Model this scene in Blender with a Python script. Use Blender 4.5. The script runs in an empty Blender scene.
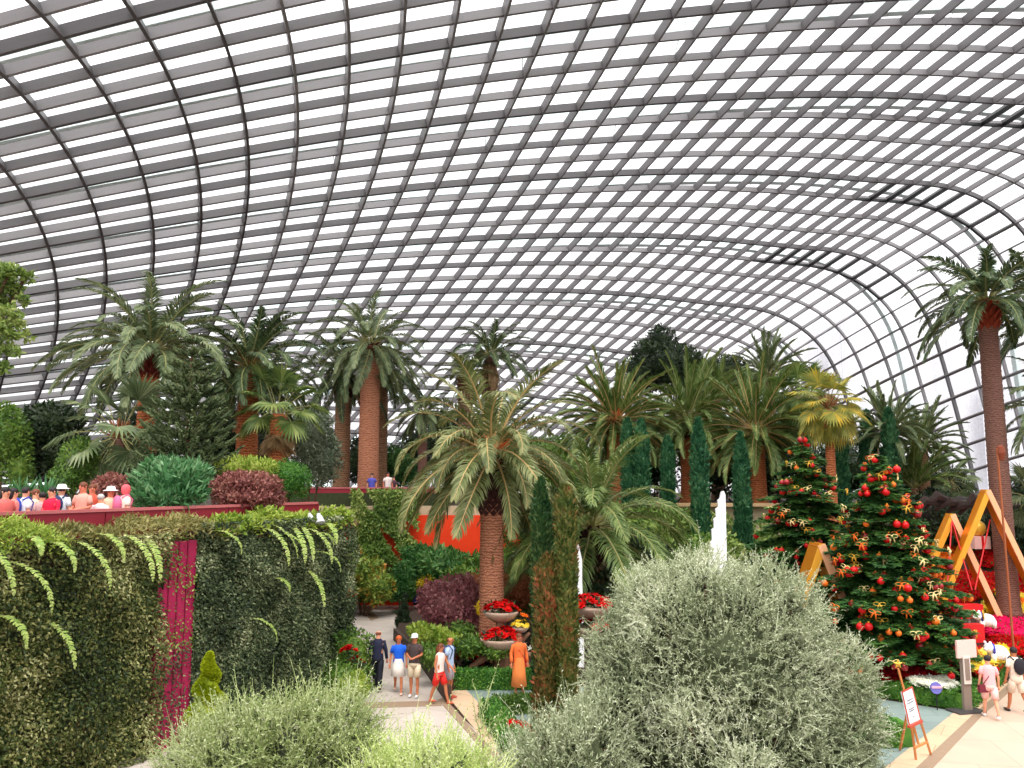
import bpy, math, random
import numpy as np
from mathutils import Vector
rng = np.random.default_rng(7)
random.seed(7)
PI = math.pi
col = bpy.context.scene.collection
sc = bpy.context.scene

# ------------------------------------------------------------------ camera
FPX, PITCH, CAMZ = 794.0, 0.1228, 6.1
cam_d = bpy.data.cameras.new('camera'); cam = bpy.data.objects.new('camera', cam_d); col.objects.link(cam)
cam.location = (0, 0, CAMZ); cam.rotation_euler = (PI / 2 + PITCH, 0, 0)
cam_d.sensor_width = 36; cam_d.lens = FPX / 1024 * 36; cam_d.clip_end = 2000
sc.camera = cam

def ray(px, py):
    u = (px - 512) / FPX; v = (384 - py) / FPX; c, s = math.cos(PITCH), math.sin(PITCH)
    return np.array([u, c - v * s, s + v * c])
def at(px, py, Y):
    d = ray(px, py); return np.array([0, 0, CAMZ]) + d * (Y / d[1])
def gr(px, py, z=0.0):
    d = ray(px, py); return np.array([0, 0, CAMZ]) + d * ((z - CAMZ) / d[2])
def mpp(Y): return Y / FPX      # metres per pixel

# ------------------------------------------------------------------ materials
MATS = {}
def nodes_of(m):
    m.use_nodes = True; nt = m.node_tree; return nt, nt.nodes['Principled BSDF']
def lin(c):
    return tuple(((x / 255) / 12.92 if x / 255 <= .04045 else ((x / 255 + .055) / 1.055) ** 2.4) for x in c)
def plain(name, c, rough=.6, metal=0.0, noise=.0, scale=8, bump=0, spec=.4):
    if name in MATS: return MATS[name]
    m = bpy.data.materials.new(name); nt, b = nodes_of(m); c = lin(c)
    b.inputs['Roughness'].default_value = rough; b.inputs['Metallic'].default_value = metal
    b.inputs['Specular IOR Level'].default_value = spec
    tc = nt.nodes.new('ShaderNodeTexCoord')
    nz = nt.nodes.new('ShaderNodeTexNoise'); nz.inputs['Scale'].default_value = scale; nz.inputs['Detail'].default_value = 4
    nt.links.new(tc.outputs['Object'], nz.inputs['Vector'])
    mx = nt.nodes.new('ShaderNodeMix'); mx.data_type = 'RGBA'
    mx.inputs[6].default_value = tuple(x * (1 - noise) for x in c) + (1,); mx.inputs[7].default_value = tuple(min(1, x * (1 + noise)) for x in c) + (1,)
    nt.links.new(nz.outputs['Fac'], mx.inputs[0]); nt.links.new(mx.outputs[2], b.inputs['Base Color'])
    if bump:
        bp = nt.nodes.new('ShaderNodeBump'); bp.inputs['Strength'].default_value = bump; bp.inputs['Distance'].default_value = .03
        nt.links.new(nz.outputs['Fac'], bp.inputs['Height']); nt.links.new(bp.outputs['Normal'], b.inputs['Normal'])
    MATS[name] = m; return m
def leafmat(name, cols, trans=.3, rough=.5, pscale=1.2, spec=.35):
    """foliage: colour differs from leaf to leaf and in patches; some light passes through the leaf"""
    if name in MATS: return MATS[name]
    m = bpy.data.materials.new(name); nt, b = nodes_of(m)
    geo = nt.nodes.new('ShaderNodeNewGeometry'); tc = nt.nodes.new('ShaderNodeTexCoord')
    nz = nt.nodes.new('ShaderNodeTexNoise'); nz.inputs['Scale'].default_value = pscale; nz.inputs['Detail'].default_value = 2
    nt.links.new(tc.outputs['Object'], nz.inputs['Vector'])
    ma = nt.nodes.new('ShaderNodeMath'); ma.operation = 'MULTIPLY_ADD'; ma.inputs[1].default_value = .62; nt.links.new(geo.outputs['Random Per Island'], ma.inputs[0])
    m2 = nt.nodes.new('ShaderNodeMath'); m2.operation = 'MULTIPLY_ADD'; m2.inputs[1].default_value = 1.3; m2.inputs[2].default_value = -.46
    nt.links.new(nz.outputs['Fac'], m2.inputs[0]); nt.links.new(m2.outputs[0], ma.inputs[2])
    rp = nt.nodes.new('ShaderNodeValToRGB'); e = rp.color_ramp.elements
    n = len(cols)
    for k, c in enumerate(cols):
        p = k / (n - 1)
        if k < 2: e[k].position = p; e[k].color = lin(c) + (1,)
        else: x = e.new(p); x.color = lin(c) + (1,)
    if n > 2:   # first two were placed at 0 and 1/(n-1)
        pass
    nt.links.new(ma.outputs[0], rp.inputs['Fac']); nt.links.new(rp.outputs['Color'], b.inputs['Base Color'])
    b.inputs['Roughness'].default_value = rough; b.inputs['Specular IOR Level'].default_value = spec
    tr = nt.nodes.new('ShaderNodeBsdfTranslucent'); nt.links.new(rp.outputs['Color'], tr.inputs['Color'])
    ms = nt.nodes.new('ShaderNodeMixShader'); ms.inputs[0].default_value = trans
    out = nt.nodes['Material Output']
    nt.links.new(b.outputs[0], ms.inputs[1]); nt.links.new(tr.outputs[0], ms.inputs[2]); nt.links.new(ms.outputs[0], out.inputs['Surface'])
    MATS[name] = m; return m
def ringmat(name, c1, c2, scale=3.0):
    """palm trunk: old leaf scars in rings"""
    if name in MATS: return MATS[name]
    m = bpy.data.materials.new(name); nt, b = nodes_of(m)
    tc = nt.nodes.new('ShaderNodeTexCoord'); w = nt.nodes.new('ShaderNodeTexWave'); w.wave_type = 'BANDS'; w.bands_direction = 'Z'
    w.inputs['Scale'].default_value = scale; w.inputs['Distortion'].default_value = 7; w.inputs['Detail'].default_value = 4; w.inputs['Detail Scale'].default_value = 2.5
    nt.links.new(tc.outputs['Object'], w.inputs['Vector'])
    mx = nt.nodes.new('ShaderNodeMix'); mx.data_type = 'RGBA'; mx.inputs[6].default_value = lin(c1) + (1,); mx.inputs[7].default_value = lin(c2) + (1,)
    nt.links.new(w.outputs['Fac'], mx.inputs[0]); nt.links.new(mx.outputs[2], b.inputs['Base Color']); b.inputs['Roughness'].default_value = .85
    MATS[name] = m; return m

# ------------------------------------------------------------------ mesh builder
def nrm(a):
    a = np.asarray(a, float); l = np.linalg.norm(a, axis=-1, keepdims=True); return a / np.where(l < 1e-9, 1, l)
class MB:
    def __init__(s): s.V = []; s.Q = []; s.T = []; s.n = 0; s.qm = []; s.tm = []
    def add(s, V, Q=None, T=None, mi=0):
        V = np.asarray(V, float).reshape(-1, 3); s.V.append(V)
        if Q is not None and len(Q): Q = np.asarray(Q, int).reshape(-1, 4); s.Q.append(Q + s.n); s.qm.append(np.full(len(Q), mi))
        if T is not None and len(T): T = np.asarray(T, int).reshape(-1, 3); s.T.append(T + s.n); s.tm.append(np.full(len(T), mi))
        s.n += len(V); return s
    def mesh(s, name, mats, smooth=False):
        me = bpy.data.meshes.new(name)
        V = np.concatenate(s.V); Q = np.concatenate(s.Q) if s.Q else np.zeros((0, 4), int); T = np.concatenate(s.T) if s.T else np.zeros((0, 3), int)
        me.vertices.add(len(V)); me.vertices.foreach_set('co', V.astype(np.float32).ravel())
        nl = Q.size + T.size; me.loops.add(nl); me.loops.foreach_set('vertex_index', np.concatenate([Q.ravel(), T.ravel()]).astype(np.int32))
        npol = len(Q) + len(T); me.polygons.add(npol)
        st = np.concatenate([np.arange(len(Q)) * 4, Q.size + np.arange(len(T)) * 3]).astype(np.int32)
        me.polygons.foreach_set('loop_start', st)
        mi = np.concatenate([np.concatenate(s.qm) if s.qm else np.zeros(0), np.concatenate(s.tm) if s.tm else np.zeros(0)]).astype(np.int32)
        me.polygons.foreach_set('material_index', mi)
        me.polygons.foreach_set('use_smooth', np.full(npol, smooth))
        for m in (mats if isinstance(mats, (list, tuple)) else [mats]): me.materials.append(m)
        me.update(calc_edges=True); return me
    def build(s, name, mats, parent=None, smooth=False, world=True):
        o = bpy.data.objects.new(name, s.mesh(name, mats, smooth)); col.objects.link(o)
        if parent is not None:
            o.parent = parent
            if world: o.matrix_parent_inverse = parent_mat_inv(parent)
        return o
    # ---- shapes
    def tube(s, P, R, n=8, mi=0, cap=True, flat=1.0):
        P = np.asarray(P, float); R = np.broadcast_to(np.asarray(R, float), (len(P),))
        T = nrm(np.gradient(P, axis=0)); up = np.array([0, 0, 1.0])
        if abs(T[0] @ up) > .9: up = np.array([0, 1.0, 0])
        A = nrm(np.cross(T, up)); B = np.cross(T, A)
        th = np.arange(n) * 2 * PI / n
        V = P[:, None] + R[:, None, None] * (np.cos(th)[None, :, None] * A[:, None] + flat * np.sin(th)[None, :, None] * B[:, None])
        m = len(P); i = np.arange(m - 1)[:, None] * n; j = np.arange(n)[None]; k = (np.arange(n)[None] + 1) % n
        Q = np.stack([i + j, i + k, i + n + k, i + n + j], -1).reshape(-1, 4); V = V.reshape(-1, 3); Tt = []
        if cap:
            V = np.concatenate([V, P[:1], P[-1:]]); a, b = m * n, m * n + 1
            for q in range(n): Tt += [[a, (q + 1) % n, q], [b, (m - 1) * n + q, (m - 1) * n + (q + 1) % n]]
        return s.add(V, Q, Tt, mi)
    def lathe(s, c, prof, n=16, mi=0, sx=1, sy=1):
        c = np.asarray(c, float); th = np.arange(n) * 2 * PI / n; prof = np.asarray(prof, float)
        V = np.stack([c[0] + sx * prof[:, 0:1] * np.cos(th), c[1] + sy * prof[:, 0:1] * np.sin(th), c[2] + prof[:, 1:2] + 0 * th], -1).reshape(-1, 3)
        m = len(prof); i = np.arange(m - 1)[:, None] * n; j = np.arange(n)[None]; k = (j + 1) % n
        return s.add(V, np.stack([i + j, i + k, i + n + k, i + n + j], -1).reshape(-1, 4), None, mi)
    def ball(s, c, r, n=12, mi=0):
        r = np.broadcast_to(np.asarray(r, float), (3,)); t = np.linspace(-PI / 2 + .02, PI / 2 - .02, max(5, n // 2 + 1))
        th = np.arange(n) * 2 * PI / n
        V = np.stack([np.cos(t)[:, None] * np.cos(th), np.cos(t)[:, None] * np.sin(th), np.sin(t)[:, None] + 0 * th], -1).reshape(-1, 3) * r + np.asarray(c, float)
        m = len(t); i = np.arange(m - 1)[:, None] * n; j = np.arange(n)[None]; k = (j + 1) % n
        return s.add(V, np.stack([i + j, i + k, i + n + k, i + n + j], -1).reshape(-1, 4), None, mi)
    def box(s, c, size, rz=0.0, mi=0, M=None):
        h = np.asarray(size, float) / 2; X = np.array([[x, y, z] for x in (-1, 1) for y in (-1, 1) for z in (-1, 1)]) * h
        if M is None: M = np.array([[math.cos(rz), -math.sin(rz), 0], [math.sin(rz), math.cos(rz), 0], [0, 0, 1]])
        return s.add(X @ np.asarray(M).T + np.asarray(c, float), [[0, 1, 3, 2], [4, 6, 7, 5], [0, 4, 5, 1], [2, 3, 7, 6], [0, 2, 6, 4], [1, 5, 7, 3]], None, mi)
    def beam(s, a, b, w, d, side=(0, 1, 0), mi=0):
        """box-section bar from a to b; w across `side`, d the other way"""
        a = np.asarray(a, float); b = np.asarray(b, float); t = b - a; L = np.linalg.norm(t); t /= L
        sd = np.asarray(side, float); sd = nrm(sd - t * (sd @ t)); n = np.cross(t, sd)
        return s.box((a + b) / 2, (L, w, d), M=np.stack([t, sd, n], 1), mi=mi)
    def prism(s, poly, z0, z1, mi=0):
        poly = np.asarray(poly, float); n = len(poly)
        V = np.concatenate([np.c_[poly, np.full(n, z0)], np.c_[poly, np.full(n, z1)]])
        from mathutils.geometry import tessellate_polygon
        T = [list(t) for t in tessellate_polygon([[Vector((p[0], p[1], 0)) for p in poly]])]
        # orient upwards
        TT = []
        for t in T:
            a, b, c = poly[t[0]], poly[t[1]], poly[t[2]]
            if (b[0] - a[0]) * (c[1] - a[1]) - (b[1] - a[1]) * (c[0] - a[0]) < 0: t = [t[0], t[2], t[1]]
            TT += [[x + n for x in t], [t[0], t[2], t[1]]]
        return s.add(V, [[k, (k + 1) % n, n + (k + 1) % n, n + k] for k in range(n)], TT, mi)
    def leaves(s, P, D, N, L, W, mi=0, fold=.15):
        P = np.asarray(P, float); n = len(P); D = nrm(D); N = np.asarray(N, float); S = nrm(np.cross(D, N)); N = np.cross(S, D)
        L = np.broadcast_to(np.asarray(L, float), (n,))[:, None]; W = np.broadcast_to(np.asarray(W, float), (n,))[:, None]
        mid = P + D * L * .45 - N * W * fold
        V = np.stack([P, mid + S * W / 2, P + D * L, mid - S * W / 2], 1).reshape(-1, 3)
        return s.add(V, np.arange(n * 4).reshape(-1, 4), None, mi)
def parent_mat_inv(p):
    # parents here only carry location and a turn about z
    from mathutils import Matrix
    return (Matrix.Translation(p.location) @ p.rotation_euler.to_matrix().to_4x4()).inverted()
def tag(o, label=None, cat=None, group=None, kind=None):
    if label: o['label'] = label
    if cat: o['category'] = cat
    if group: o['group'] = group
    if kind: o['kind'] = kind
    return o
def empty(name, loc, rz=0.0):
    o = bpy.data.objects.new(name, None); col.objects.link(o); o.location = tuple(float(x) for x in loc); o.rotation_euler = (0, 0, rz); o.empty_display_size = .2
    return o
def link(name, me, parent, loc=(0, 0, 0), rot=(0, 0, 0), s=1.0):
    """child object with local transform"""
    o = bpy.data.objects.new(name, me); col.objects.link(o); o.parent = parent; o.location = tuple(float(x) for x in loc); o.rotation_euler = rot; o.scale = (s, s, s)
    return o
def rdir(n, r=None):
    r = r or rng; return nrm(r.normal(size=(n, 3)))

# ------------------------------------------------------------------ foliage pieces
def blob_points(blobs, n, rmin=.75, zmin=None, r=None, bump=.12):
    """points through the outer shell of a union of ellipsoids, with outward normals"""
    r = r or rng; B = np.array([[*b[0], *(b[1] if hasattr(b[1], '__len__') else (b[1],) * 3)] for b in blobs], float)
    A = B[:, 3] * B[:, 4] + B[:, 3] * B[:, 5] + B[:, 4] * B[:, 5]; P = []; N = []; got = 0
    while got < n:
        k = r.choice(len(B), size=n, p=A / A.sum()); d = rdir(n, r)
        lump = 1 + bump * np.sin(d[:, 0] * 9 + k) * np.sin(d[:, 1] * 8 + k * 2) * np.sin(d[:, 2] * 10 + 1)
        rad = r.uniform(rmin ** 2, 1, n) ** .5 * lump
        p = B[k, :3] + d * B[k, 3:] * rad[:, None]; ok = np.ones(n, bool)
        for q in range(len(B)):
            e = (((p - B[q, :3]) / (B[q, 3:] * rmin * .95)) ** 2).sum(1); ok &= (e > 1) | (k == q)
        if zmin is not None: ok &= p[:, 2] > zmin
        nn = nrm(d / B[k, 3:]); P.append(p[ok]); N.append(nn[ok]); got += ok.sum()
        if len(P) > 50: break
    return np.concatenate(P)[:n], np.concatenate(N)[:n]
def leafcloud(mb, blobs, n, L, W, rmin=.75, zmin=None, out=.5, up=.2, mi=0, core=.6, r=None):
    r = r or rng; P, N = blob_points(blobs, n, rmin, zmin, r); m = len(P)
    D = nrm(rdir(m, r) + N * out + np.array([0, 0, up])); NN = nrm(N + rdir(m, r) * .6)
    mb.leaves(P, D, NN, L * r.uniform(.7, 1.3, m), W * r.uniform(.7, 1.3, m), mi)
    if core:
        for b in blobs:
            rr = np.broadcast_to(np.asarray(b[1], float), (3,)) * core; c = np.array(b[0], float)
            if zmin is not None and c[2] - rr[2] < zmin: rr = rr.copy(); rr[2] = max(.05, c[2] - zmin)
            mb.ball(c, rr, 10, mi)
    return mb
def lumps(blobs, n, r0, r1, seed):
    """smaller clumps all over the big ones, so the outline is uneven"""
    r = np.random.default_rng(seed); P, N = blob_points(blobs, n, .97, .3, r, bump=.02); return blobs + [(tuple(p - nn * .1), float(r.uniform(r0, r1))) for p, nn in zip(P, N)]
def twigs(mb, P, D, tl, nl, L, W, mi=0, curve=.25, r=None):
    """twigs at P growing along D, nl small leaves each"""
    r = r or rng; n = len(P); D = nrm(D); t = np.linspace(.08, 1, nl)[None, :, None]
    tl = np.broadcast_to(np.asarray(tl, float), (n,))[:, None, None] * r.uniform(.6, 1.25, (n, 1, 1))
    cv = r.normal(size=(n, 1, 3)) * curve
    pos = P[:, None] + (D[:, None] * t + cv * t ** 2) * tl
    ax = nrm(D[:, None] + 2 * cv * t)
    ld = nrm(ax * .75 + nrm(r.normal(size=(n, nl, 3))) * .8); pos = pos.reshape(-1, 3); ld = ld.reshape(-1, 3)
    taper = np.repeat((1.1 - .5 * t[0, :, 0])[None], n, 0).ravel()
    mb.leaves(pos, ld, rdir(len(pos), r), L * taper * r.uniform(.7, 1.3, len(pos)), W * taper, mi)
    # the twig stems: thin three-sided tubes in two pieces
    w = .006; e0 = P; e1 = P + (D * .5 + cv[:, 0] * .25) * tl[:, 0]; e2 = P + (D + cv[:, 0]) * tl[:, 0]
    S = nrm(np.cross(D, r.normal(size=(n, 3)))) * w; U = np.cross(D, S)
    ring = np.stack([S, -.5 * S + .87 * U, -.5 * S - .87 * U], 1)
    V = np.concatenate([e0[:, None] + ring, e1[:, None] + ring * .8, e2[:, None] + ring * .3], 1).reshape(-1, 3)
    b = np.arange(n)[:, None] * 9; Q = []
    for q in range(3):
        for lv in (0, 3): Q.append(b + np.array([[lv + q, lv + (q + 1) % 3, lv + 3 + (q + 1) % 3, lv + 3 + q]]))
    mb.add(V, np.concatenate(Q), None, mi); return mb
def frond_mesh(name, mats, L=3.5, elev=40, droop=70, n=42, leaf=.5, w=.035, vang=25, start=.14, rr=.03, twist=0.0, seed=1, sweep=50, hang=.35):
    """feather palm leaf along +x: mid-rib and two rows of leaflets"""
    r = np.random.default_rng(seed); m = 26; t = np.linspace(0, 1, m); e = np.radians(elev - droop * t ** 1.4)
    dx = np.cos(e); dz = np.sin(e); X = np.r_[0, np.cumsum((dx[1:] + dx[:-1]) / 2)] / (m - 1) * L; Z = np.r_[0, np.cumsum((dz[1:] + dz[:-1]) / 2)] / (m - 1) * L
    Yc = twist * L * t ** 2; P = np.stack([X, Yc, Z], 1); mb = MB(); mb.tube(P, rr * (1 - .85 * t), 5, 1)
    tt = np.linspace(start, .995, n)
    for side in (1, -1):
        q = np.clip(tt + r.uniform(-.3, .3, n) / n, 0, 1); c = np.stack([np.interp(q, t, P[:, k]) for k in range(3)], 1)
        ee = np.interp(q, t, e); T = np.stack([np.cos(ee), 0 * ee, np.sin(ee)], 1); U = np.stack([-np.sin(ee), 0 * ee, np.cos(ee)], 1)
        S = np.tile([0, float(side), 0], (n, 1)); ln = leaf * (np.clip(np.sin(np.clip((q - start * .6) / (1 - start * .6), 0, 1) ** .8 * PI), 0, 1) ** .5 * .85 + .15) * r.uniform(.85, 1.12, n)
        sw = np.radians(sweep - 28 * (q - .2) + r.normal(size=n) * 6); va = np.radians(vang + r.normal(size=n) * 7)
        D = T * np.cos(sw)[:, None] + (S * np.cos(va)[:, None] + U * np.sin(va)[:, None]) * np.sin(sw)[:, None]
        D2 = nrm(D + np.array([0, 0, -hang])); mid = c + D * ln[:, None] * .5; tip = mid + D2 * ln[:, None] * .5
        Wd = nrm(np.cross(D, U)) ; Wd = nrm(T - D * (T * D).sum(1)[:, None]) * w / 2
        V = np.stack([c - Wd * .6, c + Wd * .6, mid + Wd, mid - Wd, tip], 1).reshape(-1, 3); b = np.arange(n)[:, None] * 5
        mb.add(V, b + np.array([[0, 1, 2, 3]]), b + np.array([[3, 2, 4]]), 0)
    return mb.mesh(name, mats)
def fan_mesh(name, mats, pet=1.0, R=.8, elev=30, droop=30, nseg=22, spread=230, hang=.3, seed=1):
    r = np.random.default_rng(seed); m = 9; t = np.linspace(0, 1, m); e = np.radians(elev - droop * t)
    X = np.r_[0, np.cumsum(np.cos(e[1:]))] / (m - 1) * pet; Z = np.r_[0, np.cumsum(np.sin(e[1:]))] / (m - 1) * pet
    mb = MB(); mb.tube(np.stack([X, 0 * X, Z], 1), .018, 5, 1); c = np.array([X[-1], 0, Z[-1]]); ee = e[-1] - .3
    T = np.array([math.cos(ee), 0, math.sin(ee)]); U = np.array([-math.sin(ee), 0, math.cos(ee)]); S = np.array([0, 1., 0])
    a = np.radians(np.linspace(-spread / 2, spread / 2, nseg)); da = a[1] - a[0]
    for k, x in enumerate(a):
        ln = R * (1 - .25 * (abs(x) / (spread / 360 * PI)) ** 2) * r.uniform(.92, 1.05)
        D = T * math.cos(x) + S * math.sin(x) + U * .12; D /= np.linalg.norm(D)
        W0 = nrm(np.cross(D, U)); w = ln * .55 * math.tan(da / 2) * 1.05
        mid = c + D * ln * .55; tip = mid + nrm(D + np.array([0, 0, -hang - .3 * r.random()])) * ln * .45
        mb.add([c, mid + W0 * w, tip, mid - W0 * w, mid - U * w * .8], None, [[0, 1, 4], [0, 4, 3], [1, 2, 4], [4, 2, 3]], 0)
    return mb.mesh(name, mats)

# ------------------------------------------------------------------ palms
PAL = {
 'grey': [(62, 78, 50), (108, 124, 84), (150, 160, 118)],
 'deep': [(44, 62, 40), (78, 98, 60), (122, 138, 92)],
 'olive': [(70, 84, 42), (112, 122, 70), (168, 168, 116)],
 'green': [(56, 80, 36), (98, 120, 58), (156, 168, 98)],
 'dry': [(120, 92, 60), (168, 136, 96), (200, 172, 130)],
 'yellow': [(112, 124, 54), (164, 164, 82), (222, 186, 66)],
 'blue': [(84, 120, 104), (128, 160, 140), (176, 200, 180)],
}
def pal(k): return leafmat('leaf_' + k, PAL[k], trans=.28)
RIB = plain('rachis_green', (150, 146, 92), .5); RIBO = plain('rachis_orange', (196, 160, 104), .5); RIBB = plain('rachis_brown', (150, 96, 60), .6)
FM = {}
def fronds_for(kind, L, leafk, rib, style):
    key = (kind, round(L, 1), leafk, style)
    if key in FM: return FM[key]
    out = []
    if kind == 'feather':
        spec = {'arch': [(72, 78), (54, 88), (34, 85), (14, 78), (-8, 65), (-35, 40)],
                'stiff': [(82, 22), (66, 34), (48, 45), (30, 52), (12, 55), (-10, 50)],
                'long': [(78, 62), (60, 96), (42, 108), (26, 108), (5, 80), (-30, 45)]}[style]
        for q, (e, d) in enumerate(spec):
            for v in range(2):
                out.append((e, frond_mesh('frond', [pal(leafk), rib], L * (.95 + .1 * v), e, d, n=int(44 + L * 6), leaf=(.165 if style == 'long' else .145) * L + .07, w=.05, vang=32 if style == 'stiff' else 14, seed=q * 2 + v + 11, twist=(-.05, .06)[v], hang=.15 if style == 'stiff' else .6, sweep=38 if style == 'stiff' else 52, rr=.012 * L)))
    else:
        for q, (e, d) in enumerate([(80, 10), (55, 25), (32, 35), (8, 40), (-22, 40), (-50, 25)]):
            for v in range(2): out.append((e, fan_mesh('fan_leaf', [pal(leafk), rib], L * .55, L * .5, e, d, seed=q * 2 + v, hang=.25 + .1 * q)))
    FM[key] = out; return out
def palm(name, label, crown, zb, L, r0, nf=40, kind='feather', leafk='green', style='arch', rib=None, tmat=None, boot=None, bootm=None, dead=None, group=None, emax=90, emin=-40, r1=None, seed=None, cat='palm', lean=0.0, heart=None):
    """crown: world point the leaves spring from"""
    R_ = random.Random(seed if seed is not None else int(abs(crown[0]) * 97 + crown[2] * 31)); rib = rib or RIB
    base = np.array([crown[0] - lean, crown[1], zb]); o = empty(name, base); tag(o, label, cat, group)
    H = crown[2] - zb; r1 = r1 or r0 * .85
    zt = np.arange(0, H, .09); ks = np.arange(len(zt)); rr = r0 + (r1 - r0) * zt / max(H, .1); rr = rr * (1 + .05 * (ks % 2)) * (1 + .18 * np.exp(-zt / .35))
    m = MB(); P = np.stack([lean * (zt / H) ** 1.5, 0 * zt, zt], 1); m.tube(P, rr, 18)
    t = m.build('trunk', tmat or ringmat('trunk_brown', (96, 66, 46), (168, 124, 90)), None, True); t.parent = o
    if boot:
        b = MB(); n = 9
        for k in range(int(boot / .16)):      # old leaf bases, packed round the top of the trunk
            z = H - boot + k * .16; f = k / max(1, boot / .16); rb = r1 * (1.02 + .22 * math.sin(min(1, f * 1.3) * PI))
            for q in range(n):
                a = (q + .5 * (k % 2)) * 2 * PI / n; d = np.array([math.cos(a), math.sin(a), 0]); c = d * rb * .9 + np.array([lean, 0, z])
                b.leaves([c, c + d * .03], [d * .5 + np.array([0, 0, 1.])] * 2, [d] * 2, .34, rb * .62, 0, .3)
        b.tube([(lean, 0, H - boot), (lean, 0, H - boot * .5), (lean, 0, H + .1)], [r1 * .98, r1 * 1.16, r1 * .7], 14)
        x = b.build('leaf_base', bootm or plain('boot_brown', (96, 54, 38), .9, noise=.3, scale=14), None); x.parent = o
    if heart:
        hb = MB()
        for q in range(26):
            a = R_.random() * 6.28; e = R_.uniform(.3, 1.4); d = np.array([math.cos(a) * math.cos(e), math.sin(a) * math.cos(e), math.sin(e)])
            hb.tube([np.array([lean, 0, H - .05]) + d * r1 * .3, np.array([lean, 0, H]) + d * (r1 + .45)], [.05, .02], 5)
        x = hb.build('leaf_stalk', heart, None); x.parent = o
    ms = fronds_for(kind, L, leafk, rib, style); ga = PI * (3 - 5 ** .5); a0 = R_.random() * 6
    for k in range(nf):
        f = (k + .5) / nf; e = emax + (emin - emax) * f ** .85
        cand = sorted(ms, key=lambda x: abs(x[0] - e))[:2]; best = cand[0]; me = R_.choice(cand)[1]
        c = (lean, 0, H + r1 * .3 * (1 - f))
        link('frond', me, o, (c[0] + math.cos(a0 + k * ga) * r1 * .55, math.sin(a0 + k * ga) * r1 * .55, c[2]), (R_.uniform(-.25, .25), -math.radians(max(-12, min(12, (e - best[0]) * .6))) + R_.uniform(-.09, .09), a0 + k * ga + R_.uniform(-.2, .2)), R_.uniform(.85, 1.08))
    if dead:
        dm = fronds_for(kind, L * .8, 'dry', RIBB, style)[-3:]
        for k in range(dead):
            link('dry_frond', R_.choice(dm)[1], o, (lean, 0, H - r1 * .8), (R_.uniform(-.3, .3), R_.uniform(.45, .9), R_.random() * 6.28), R_.uniform(.7, 1))
    return o

# ------------------------------------------------------------------ the glass shell
AX, AZ, T0, DT = -.9506, -.1524, .1393, .0287
C0 = np.array([-12.9059, 25.5581, -51.3171])
KN = np.array([-2, 4, 10, 16, 22, 27, 31, 35, 39.])
PR = np.array([37.7799, 50.3548, 61.5797, 71.9128, 81.4966, 89.0078, 94.6424, 96.6775, 91.902])
PH = np.array([50.6836, 45.1489, 39.3111, 33.1535, 26.5942, 20.8662, 16.0079, 9.3958, 3.2081])
SS = 1.3
def spl(x, y):
    n = len(KN); h = np.diff(KN); A = np.zeros((n, n)); Bm = np.zeros((n, n)); A[0, 0] = A[-1, -1] = 1
    for k in range(1, n - 1):
        A[k, k - 1] = h[k - 1]; A[k, k] = 2 * (h[k - 1] + h[k]); A[k, k + 1] = h[k]
        Bm[k, k - 1] = 6 / h[k - 1]; Bm[k, k] = -6 / h[k - 1] - 6 / h[k]; Bm[k, k + 1] = 6 / h[k]
    M = np.linalg.solve(A, Bm) @ y; x = np.asarray(x, float); xc = np.clip(x, KN[0], KN[-1]); k = np.clip(np.searchsorted(KN, xc) - 1, 0, n - 2)
    hh = h[k]; a = (KN[k + 1] - xc) / hh; b = 1 - a
    v = a * y[k] + b * y[k + 1] + ((a ** 3 - a) * M[k] + (b ** 3 - b) * M[k + 1]) * hh ** 2 / 6
    dv = (y[k + 1] - y[k]) / hh + (-(3 * a ** 2 - 1) * M[k] + (3 * b ** 2 - 1) * M[k + 1]) * hh / 6
    return v + dv * (x - xc)
_w = nrm(np.array([AX, AZ, 1.0])); _u = nrm(np.array([1., 0, 0]) - _w * _w[0]); _v = np.cross(_w, _u)
def shell(i, j):
    i = np.asarray(i, float); j = np.asarray(j, float); th = T0 + DT * j; r = spl(i, PR)
    h = spl(i, PH); lo = np.clip(-2 - i, 0, None); r = r - .045 * lo ** 2; h = h + .035 * lo ** 2 * 0
    hi = np.clip(i - 39, 0, None); r = r - .02 * hi ** 2
    return (C0 + (r * np.cos(th))[..., None] * _u + (r * np.sin(th))[..., None] * _v + h[..., None] * _w) * SS + np.array([0, 0, CAMZ])
CEN = shell(14., 12.) - np.array([0, 0, 30.])
def shell_n(i, j):
    """unit normal pointing into the hall"""
    a = shell(i + .05, j) - shell(i - .05, j); b = shell(i, j + .05) - shell(i, j - .05); n = nrm(np.cross(a, b))
    return n * np.where(n[..., 2:3] > 0, -1, 1) if True else n
I0, I1, J0, J1 = -12, 50, -6, 44
ii = np.arange(I0, I1 + 1, 1.0); jj = np.arange(J0, J1 + 1, 1.0)
def normals(i, j):
    a = shell(i + .05, j) - shell(i - .05, j); b = shell(i, j + .05) - shell(i, j - .05); n = nrm(np.cross(a, b))
    return n
_t = normals(np.array([14.]), np.array([12.]))[0]
SG = -1.0 if _t[2] > 0 else 1.0
glass = bpy.data.materials.new('roof_glass'); nt, b = nodes_of(glass); nt.nodes.remove(b)
tr = nt.nodes.new('ShaderNodeBsdfTransparent'); tr.inputs[0].default_value = (.95, .965, .96, 1); gl = nt.nodes.new('ShaderNodeBsdfGlossy'); gl.inputs['Roughness'].default_value = .08
ms = nt.nodes.new('ShaderNodeMixShader'); ms.inputs[0].default_value = .03
nt.links.new(tr.outputs[0], ms.inputs[1]); nt.links.new(gl.outputs[0], ms.inputs[2]); nt.links.new(ms.outputs[0], nt.nodes['Material Output'].inputs['Surface'])
GI, GJ = np.meshgrid(ii, jj, indexing='ij'); V = shell(GI, GJ)
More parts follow.
